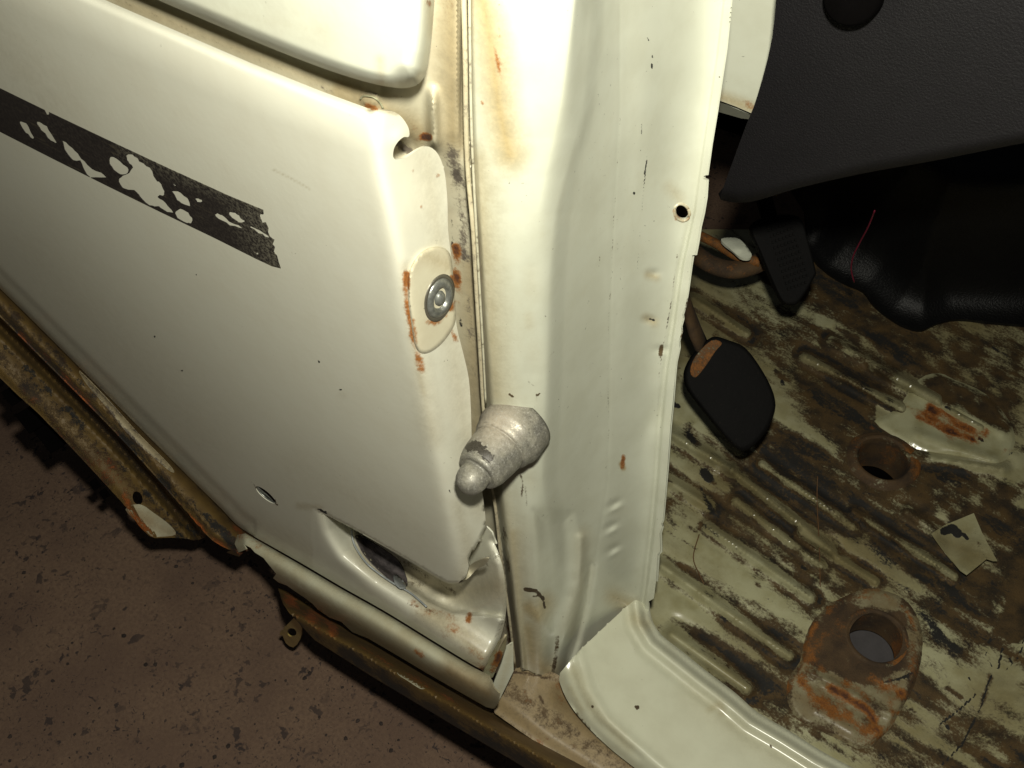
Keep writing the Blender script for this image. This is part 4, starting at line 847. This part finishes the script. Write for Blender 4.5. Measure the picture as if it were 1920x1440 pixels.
# plate with torn edge by the first hole
plate2 = smooth([(1640, 790), (1680, 768), (1722, 712), (1760, 700), (1790, 712), (1850, 740), (1900, 800), (1902, 838), (1880, 868), (1860, 872), (1800, 856), (1740, 850), (1690, 826)], 3)
def pl2(x, y):
    d = sdf(x, y, plate2); h = .0025*sst(0, 8, d)+.004*np.exp(-(seg_dist(x, y, [(1720, 815), (1860, 862)])/12)**2)+.003*np.exp(-(seg_dist(x, y, [(1760, 750), (1880, 812)])/9)**2)
    return onZ(x, y, ZF+h+.0004*wob(x, y, 30, 18))
sheet('reinforcement_plate', plate2, pl2, M['floor'], FLOOR, 4, thick=.0012, strokes=[
    ('D', [(1722, 712), (1760, 700), (1800, 715), (1860, 745), (1905, 800), (1890, 815), (1800, 770), (1740, 745)], 0, .82, 12), ('R', [(1700, 756), (1740, 762), (1800, 800), (1850, 826), (1820, 830), (1770, 822), (1720, 786)], 0, .60, 16), ('r', [(1722, 782), (1770, 806), (1824, 824)], 4, 1.0, 8), ('r', [(1745, 765), (1800, 795), (1845, 812)], 3, .95, 7),
    ('r', [(1885, 845), (1905, 838)], 4, .6, 10), ('d', [(1700, 860), (1800, 870)], 1, .6, 6), ('k', [(1836, 822), (1842, 826)], 2, .9, 3)])
tag(bpy.data.objects['reinforcement_plate.001'], 'floor plate with a rust streak beside the upper drain hole')
tag(bpy.data.objects['reinforcement_plate'], 'rusty round-ended floor plate')

# curled scrap of paint/tape on the floor: loose
scrap = [(1746, 1001), (1770, 985), (1826, 962), (1842, 1000), (1858, 1030), (1870, 1052), (1862, 1052), (1850, 1048), (1838, 1058), (1812, 1078), (1800, 1070), (1775, 1040)]
SCR = sheet('paint_flake', scrap, lambda x, y: onZ(x, y, ZF+.007+.012*sst(1800, 1870, x+.5*(y-1000))+.006*(1-sst(1750, 1785, x))+.002*wob(x, y, 30, 19)), M['floor'], None, 4, thick=.0006,
            strokes=[('k', [(1770, 996), (1785, 990), (1796, 1000)], 9, .9, 4), ('k', [(1808, 1002), (1814, 1010)], 2, .9, 3), ('d', [(1820, 1050), (1840, 1055)], 6, .45, 8), ('d', [(1835, 1020), (1850, 1050)], 3, .5, 6), ('s', [(1760, 1010), (1850, 1050)], 30, .9, 40), ('d', [(1770, 1040), (1830, 1075)], 5, .5, 14)], extra=lambda x, y, P, a: a)
tag(SCR, 'loose pale flake of paint curled up on the brown footwell dirt', 'paint flake')
# wire bristles lying in the footwell
def floor_pt(x, y, h=.002): return onZ(np.array(float(x)), np.array(float(y)), ZF+h)
for lab, pts in (('thin upright dry stalk near the middle of the footwell floor', [(1533, 893, .018), (1532, 940, .010), (1536, 1020, .004), (1538, 1100, .002)]),
                 ('short bent dry stalk on the footwell floor beside the sill', [(1311, 1002, .006), (1300, 1045, .005), (1312, 1078, .003), (1320, 1095, .002)])):
    p = np.array(smooth([(a, b) for a, b, c in pts], 5, False)); hh = np.interp(np.linspace(0, 1, len(p)), np.linspace(0, 1, len(pts)), [c for *_, c in pts])
    t = tube('dry_stalk', np.array([onZ(np.array(a), np.array(b), ZF+h) for (a, b), h in zip(p, hh)]), .0005, M['bristle'], None, 6)
    tag(t, lab, 'stalk')

# ================================================================== interior: side strip, dash panel, tunnel mat, pedals
strip_poly = [(1330, -260), (1520, -260), (1465, 60), (1440, 150), (1415, 218), (1408, 212), (1380, 200), (1345, 187), (1325, 180)]
strip_o = sheet('inner_side_panel', strip_poly, lambda x, y: onY(x, y, .28+.00005*(x-1400)), M['pillar'], CAR, 6, thick=.002, strokes=[('s', [(1345, 180), (1412, 205)], 10, .8, 12), ('r', [(1385, 188), (1412, 203)], 2, .42, 9), ('k', [(1384, 104), (1392, 104), (1400, 108)], .8, .8, 3), ('k', [(1352, 188), (1412, 211)], .6, .8, 2.5)])
quad('side_panel_return', [(1330, 184), (1350, 191), (1400, 212), (1414, 216), (1408, 224), (1390, 222), (1348, 210), (1330, 206)], [.285, .285, .285, .285, .30, .30, .30, .30], M['pillar'], strip_o)
dash = smooth([(1500, -260), (1462, -60), (1448, 70), (1420, 180), (1400, 232), (1375, 300), (1352, 365), (1356, 376), (1385, 380), (1420, 376), (1500, 352), (1620, 325), (1760, 300), (1900, 272), (2000, 255), (2300, 200), (2300, -260)], 3)
def dash_fn(x, y):
    d = seg_dist(x, y, [(1356, 376), (1385, 382), (1420, 378), (1620, 327), (1900, 274), (2000, 255), (2300, 200)])
    return onY(x, y, .235-.00002*(x-1400)+.012*np.clip(1-d/22, 0, 1)**2.5+.0008*wob(x, y, 120, 20))
DASH = sheet('under_dash_panel', dash, dash_fn, M['vinyl'], CAR, 6, thick=.004)
tag(DASH, 'dark grey vinyl panel under the dashboard')
kc = onY(np.array(1605.), np.array(-12.), .222); lathe('control_knob', [(.0135, 0), (.0135, .006), (.012, .008), (.0002, .0085)], kc, (0, -1, .25), M['void'], DASH, 40)

matp = smooth([(1500, 330), (1510, 400), (1518, 470), (1545, 505), (1585, 530), (1618, 545), (1640, 572), (1670, 596), (1700, 612), (1730, 618), (1760, 605), (1800, 598), (1880, 606), (2000, 612), (2300, 620), (2300, 200), (1800, 240)], 3)
def mat_fn(x, y):
    d = seg_dist(x, y, [(1518, 470), (1545, 505), (1618, 545), (1670, 596), (1730, 618), (1780, 602), (1880, 606), (2300, 620)])
    P = onZ(x, y, ZF+.004+.22*sst(0, 300, d)+.01*wob(x, y, 90, 21)*sst(0, 60, d)); return P
MAT = sheet('tunnel_mat', matp, mat_fn, M['mat'], None, 7, thick=.004, extra=lambda x, y, P, a: a)
tag(MAT, 'black grained vinyl mat draped over the tunnel at the back of the footwell', 'floor mat')
# firewall behind everything
fw = [onY(np.array(a), np.array(b), yv) for a, b, yv in ((1200., -200., .60), (2100., -200., .60), (2100., 560., .62), (1200., 560., .62))]
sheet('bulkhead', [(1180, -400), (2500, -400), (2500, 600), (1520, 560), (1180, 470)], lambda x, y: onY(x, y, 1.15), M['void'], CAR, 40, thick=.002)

# clutch pedal
cpz = lz(.66)
pad_px = smooth([(1283, 690), (1300, 662), (1332, 634), (1362, 640), (1395, 655), (1428, 700), (1448, 742), (1450, 775), (1432, 815), (1402, 846), (1380, 846), (1350, 815), (1318, 775), (1288, 735), (1280, 712)], 3)
pn = np.array([.30, -.55, .78]); pn /= np.linalg.norm(pn)
pc = onZ(np.array(1365.), np.array(745.), cpz)
def onPlane(px, py, p0, n):
    d = ray(np.asarray(px, float), np.asarray(py, float)); t = ((p0-CAM)@n)/(d@n); return CAM+d*t[..., None]
pa = np.array(pad_px); PED = empty('clutch_pedal_group', pc)
bpy.data.objects.remove(PED)
pad = slab('clutch_pedal', onPlane(pa[:, 0]+4, pa[:, 1]-3, pc, pn), pn, .017, M['rubber'], CAR, dome=.002)
tag(pad, 'black rubber clutch pedal pad with a rusty top edge')
rs = smooth([(1292, 698), (1302, 670), (1332, 640), (1352, 645), (1340, 660), (1320, 690), (1302, 710)], 3)
rp = np.array(rs); slab('pedal_backplate', onPlane(rp[:, 0]+2, rp[:, 1]-2, pc+pn*.0022, pn), pn, .003, M['rusty'], pad, attrv=(.34, .6, 0, .5))
arm = [onPlane(np.array(a), np.array(b), pc-pn*(.01+.0*k), pn)+pn*h for k, (a, b, h) in enumerate([(1318., 655., 0), (1300., 620., .010), (1282., 580., .025), (1262., 530., .05)])]
tube('pedal_arm', arm, .011, M['rusty'], pad, 12, flat=.5, attrv=(.12, .9, .35, .8))
# brake pedal
bpn = np.array([.35, -.6, .72]); bpn /= np.linalg.norm(bpn); bc = onZ(np.array(1480.), np.array(490.), lz(.60))
bp = np.array(smooth([(1408, 425), (1440, 405), (1498, 405), (1516, 450), (1530, 505), (1528, 520), (1500, 565), (1485, 572), (1468, 566), (1450, 530), (1425, 470)], 3))
brake = slab('brake_pedal', onPlane(bp[:, 0], bp[:, 1], bc, bpn), bpn, .015, M['rubber'], CAR)
tag(brake, 'black ribbed rubber brake pedal pad')
vs, fs = [], []
for i in range(11):
    for j in range(7):
        cx = 1442+i*3.6+j*6.5; cy = 432+i*11-j*2.5
        if sdf(np.array([cx]), np.array([cy]), [tuple(p) for p in bp])[0] < 8: continue
        b = len(vs); r_ = .0013
        p0 = onPlane(np.array(cx), np.array(cy), bc+bpn*.0, bpn); a_, b_, _ = frame(bpn)
        for sx, sy in ((-1, -1), (1, -1), (1, 1), (-1, 1)): vs.append(p0+a_*r_*sx+b_*r_*sy-bpn*.0004)
        for sx, sy in ((-1, -1), (1, -1), (1, 1), (-1, 1)): vs.append(p0+a_*r_*sx*.7+b_*r_*sy*.7+bpn*.0011)
        fs += [(b+4, b+5, b+6, b+7), (b, b+1, b+5, b+4), (b+1, b+2, b+6, b+5), (b+2, b+3, b+7, b+6), (b+3, b, b+4, b+7)]
link('tread_pattern', vs, fs, M['rubber'], brake, smoothed=False)
br_arm = [onPlane(np.array(a), np.array(b), bc, bpn)-bpn*.012 for a, b in ((1455., 430.), (1440., 380.), (1425., 320.))]
tube('pedal_arm', br_arm, .009, M['rubber'], brake, 12, flat=.6)
# rusty curved linkage arm behind the flange
la = np.array(smooth([(1296, 470), (1330, 494), (1370, 506), (1405, 500), (1432, 488)], 5, False))
lk = tube('linkage_arm', onZ(la[:, 0], la[:, 1], lz(.66)), .0105, M['rusty'], CAR, 14, flat=.8, attrv=(.22, .8, .3, .9))
tag(lk, 'rusty curved steering column bracket')
lu = np.array(smooth([(1300, 436), (1345, 458), (1385, 482), (1425, 492)], 5, False)); tube('linkage_lip', onZ(lu[:, 0], lu[:, 1], lz(.652)), .005, M['rusty'], lk, 10, attrv=(.42, .7, 0, .8))
wp = smooth([(1352, 448), (1380, 446), (1395, 456), (1409, 476), (1405, 484), (1388, 482), (1366, 464)], 3); sheet('white_cap', wp, lambda x, y: onZ(x, y, lz(.63)+.003*np.exp(-(((x-1385)/18)**2+((y-465)/10)**2))), M['white'], lk, 4, thick=.003)

# red wire
rw = [(1640, 395, .50), (1628, 425, .53), (1612, 455, .56), (1600, 480, .58), (1596, 505, .60), (1602, 530, .62)]
p = smooth([(a, b) for a, b, c in rw], 5, False); dd = np.interp(np.linspace(0, 1, len(p)), np.linspace(0, 1, len(rw)), [c for *_, c in rw])
WIR = tube('loose_wire', np.array([onZ(np.array(a), np.array(b), lz(d)) for (a, b), d in zip(p, dd)]), .0007, M['wire'], CAR, 6)
tag(WIR, 'thin dark red wire hanging over the mat')

# ================================================================== wheel arch flanges, left
A = smooth([(-300, 237), (-60, 474), (0, 534), (60, 594), (130, 664), (200, 734), (280, 814), (360, 894), (412, 948), (440, 980), (480, 1006), (520, 1030)], 3, False)
B = smooth([(-300, 295), (-60, 532), (0, 590), (60, 650), (110, 700), (170, 760), (230, 822), (290, 888), (350, 957), (400, 1012), (448, 1036)], 3, False)
Cc = smooth([(-300, 411), (-60, 648), (0, 705), (38, 742), (72, 772), (100, 801), (130, 832), (173, 878), (213, 922), (240, 952), (262, 985), (284, 1006)], 3, False)
b1 = A+[(500, 1050), (470, 1030), (456, 1036), (448, 1044), (425, 1036)]+list(reversed(B))[1:]
def dA(x, y): return seg_dist(x, y, A)
def arch1(x, y):
    d = dA(x, y); db = seg_dist(x, y, B)
    return onY(x, y, .006-.014*sst(4, 55, d)-.006*np.exp(-(db/7)**2)+.0004*wob(x, y, 30, 22))
mudx = lambda x, y, P, a: np.maximum(a, np.c_[np.clip(.05+.24*wob(x, y, 40, 35), 0, .28), np.clip(.28+.40*wob((y-1.05*x), (x+y)*.12, 16, 36), 0, .66), np.clip(.20+.35*wob((y-1.05*x), (x+y)*.15, 12, 37), 0, .58), x*0+.3])
ARC = sheet('wheel_arch_lip', b1, arch1, M['arch'], CAR, 5, extra=lambda x, y, P, a: mudx(x, y, P, a), thick=.0012, strokes=[
    ('d', [(0, 570), (100, 660), (200, 770), (300, 880), (400, 1000)], 14, .62, 18), ('k', [(180, 760), (260, 850), (330, 930)], 10, .62, 10), ('k', [(30, 625), (110, 700), (200, 790), (270, 870)], 3, .6, 6), ('r', [(300, 915), (340, 958), (380, 995), (420, 1028)], 5, .85, 9), ('r', [(440, 990), (480, 1020), (455, 1030)], 14, .46, 14),
    ('k', [(385, 965), (420, 1005), (440, 1030)], 10, .7, 12), ('r', [(40, 625), (120, 705), (220, 815)], 2, .4, 8)])
tag(ARC, 'muddy rusted inner lip of the wheel arch')
# bare pale strip showing between the mud
ps = smooth([(150, 695), (200, 745), (260, 812), (310, 862), (328, 884), (318, 882), (290, 858), (245, 818), (205, 768), (165, 722)], 3)
sheet('bare_paint_strip', ps, lambda x, y: arch1(x, y)+np.array([0, -.0006, .0004]), M['jamb'], ARC, 4, thick=.0003, strokes=[('d', [(150, 695), (190, 740), (230, 775)], 8, .62, 14), ('d', [(165, 722), (245, 820), (318, 884)], 3, .6, 8), ('d', [(150, 695), (328, 884)], 9, .44, 9), ('s', [(150, 695), (328, 884)], 14, .8, 14)])
b2 = [p for p in B if p[0] < 395]+[(384, 1008), (372, 1012), (350, 1010), (320, 1008), (290, 1009)]+list(reversed(Cc))
def arch2(x, y):
    db = seg_dist(x, y, B); dc = seg_dist(x, y, Cc)
    return onY(x, y, -.008-.0*x+.010*np.exp(-((db-14)/10)**2)-.034*sst(8, 120, db)-.0015*np.exp(-(dc/6)**2)+.0003*wob(x, y, 45, 23))
AR2 = sheet('wheel_arch_flange', b2, arch2, M['arch'], CAR, 5, extra=lambda x, y, P, a: mudx(x, y, P, a), holes=[ell(258, 934, 9, 13, -20, 24)], thick=.0013, strokes=[
    ('k', [(10, 650), (80, 720), (160, 800), (230, 880), (330, 980), (370, 1000)], 12, .62, 14), ('d', [(-20, 660), (60, 740), (160, 860), (220, 930)], 26, .6, 30), ('r', [(0, 690), (80, 770), (160, 860)], 6, .32, 18), ('r', [(230, 930), (260, 980), (284, 1005)], 3, .5, 6), ('r', [(310, 985), (330, 970)], 8, .42, 16), ('r', [(225, 880), (240, 900)], 8, .34, 16)])
tag(AR2, 'broad muddy flange of the wheel arch with a small hole')
# pale bare end of the flange
pe = smooth([(236, 955), (262, 945), (290, 962), (320, 985), (330, 1002), (300, 1006), (286, 1005), (262, 982)], 3)
sheet('bare_flange_end', pe, lambda x, y: arch2(x, y)+np.array([0, -.0005, .0003]), M['rocker'], AR2, 4, thick=.0003, strokes=[('r', [(236, 955), (262, 985), (286, 1006)], 2, .6, 6), ('r', [(310, 980), (330, 1000)], 5, .4, 12), ('s', [(250, 960), (320, 1000)], 14, .6, 14)])

# black shapes put in for the dark patches below the arch
tc = []; ty = np.array(smooth([(-70, 650), (20, 728), (78, 800), (130, 855), (176, 900)], 6, False)); tp = onY(ty[:, 0]+40, ty[:, 1]-36, .055)
TY = tube('dark_tube', tp, .028, M['void'], CAR, 16, flat=.6, taper=lambda u: 1-.75*u**3)
tag(TY, 'black shapes below the wheel arch')
for (bx, by, s_) in ((24, 742, .008), (58, 786, .011), (98, 818, .013), (178, 908, .005), (196, 926, .0045)):
    c0 = onY(np.array(float(bx)), np.array(float(by)), -.03); a_, b_, n_ = frame(CAM-c0, up=(-.6, .1, .8))
    slab('dark_block', [c0+a_*s_*u*.8+b_*s_*v for u, v in ((-1, -1), (1, -1), (1, 1), (-1, 1))], n_, .02, M['void'], TY)

# grit scattered on the garage floor
vs, fs = [], []
def pebble(c, r):
    b = len(vs); k = 6
    vs.append(c+np.array([0, 0, r*.7]))
    for j in range(k): t = j/k*6.283+random.random()*.5; vs.append(c+np.array([math.cos(t)*r*random.uniform(.6, 1.2), math.sin(t)*r*random.uniform(.6, 1.2), r*random.uniform(.2, .45)]))
    for j in range(k): vs.append(np.array([vs[b+1+j][0], vs[b+1+j][1], -.001]))
    for j in range(k):
        j2 = (j+1) % k; fs.append((b, b+1+j, b+1+j2)); fs.append((b+1+j, b+1+k+j, b+1+k+j2, b+1+j2))
for _ in range(420):
    x = random.uniform(-20, 900); y = random.uniform(700, 1440)
    pebble(onZ(np.array(x), np.array(y), 0.0), random.choice([.0005, .0006, .0008, .001, .0012, .0018, .0028]))
GR = link('floor_grit', vs, fs, simple('dark_grit', (.06, .042, .034), .9, var=.6, scale=40), smoothed=False); tag(GR, 'scattered dark grit on the garage floor', 'grit', kind='stuff')
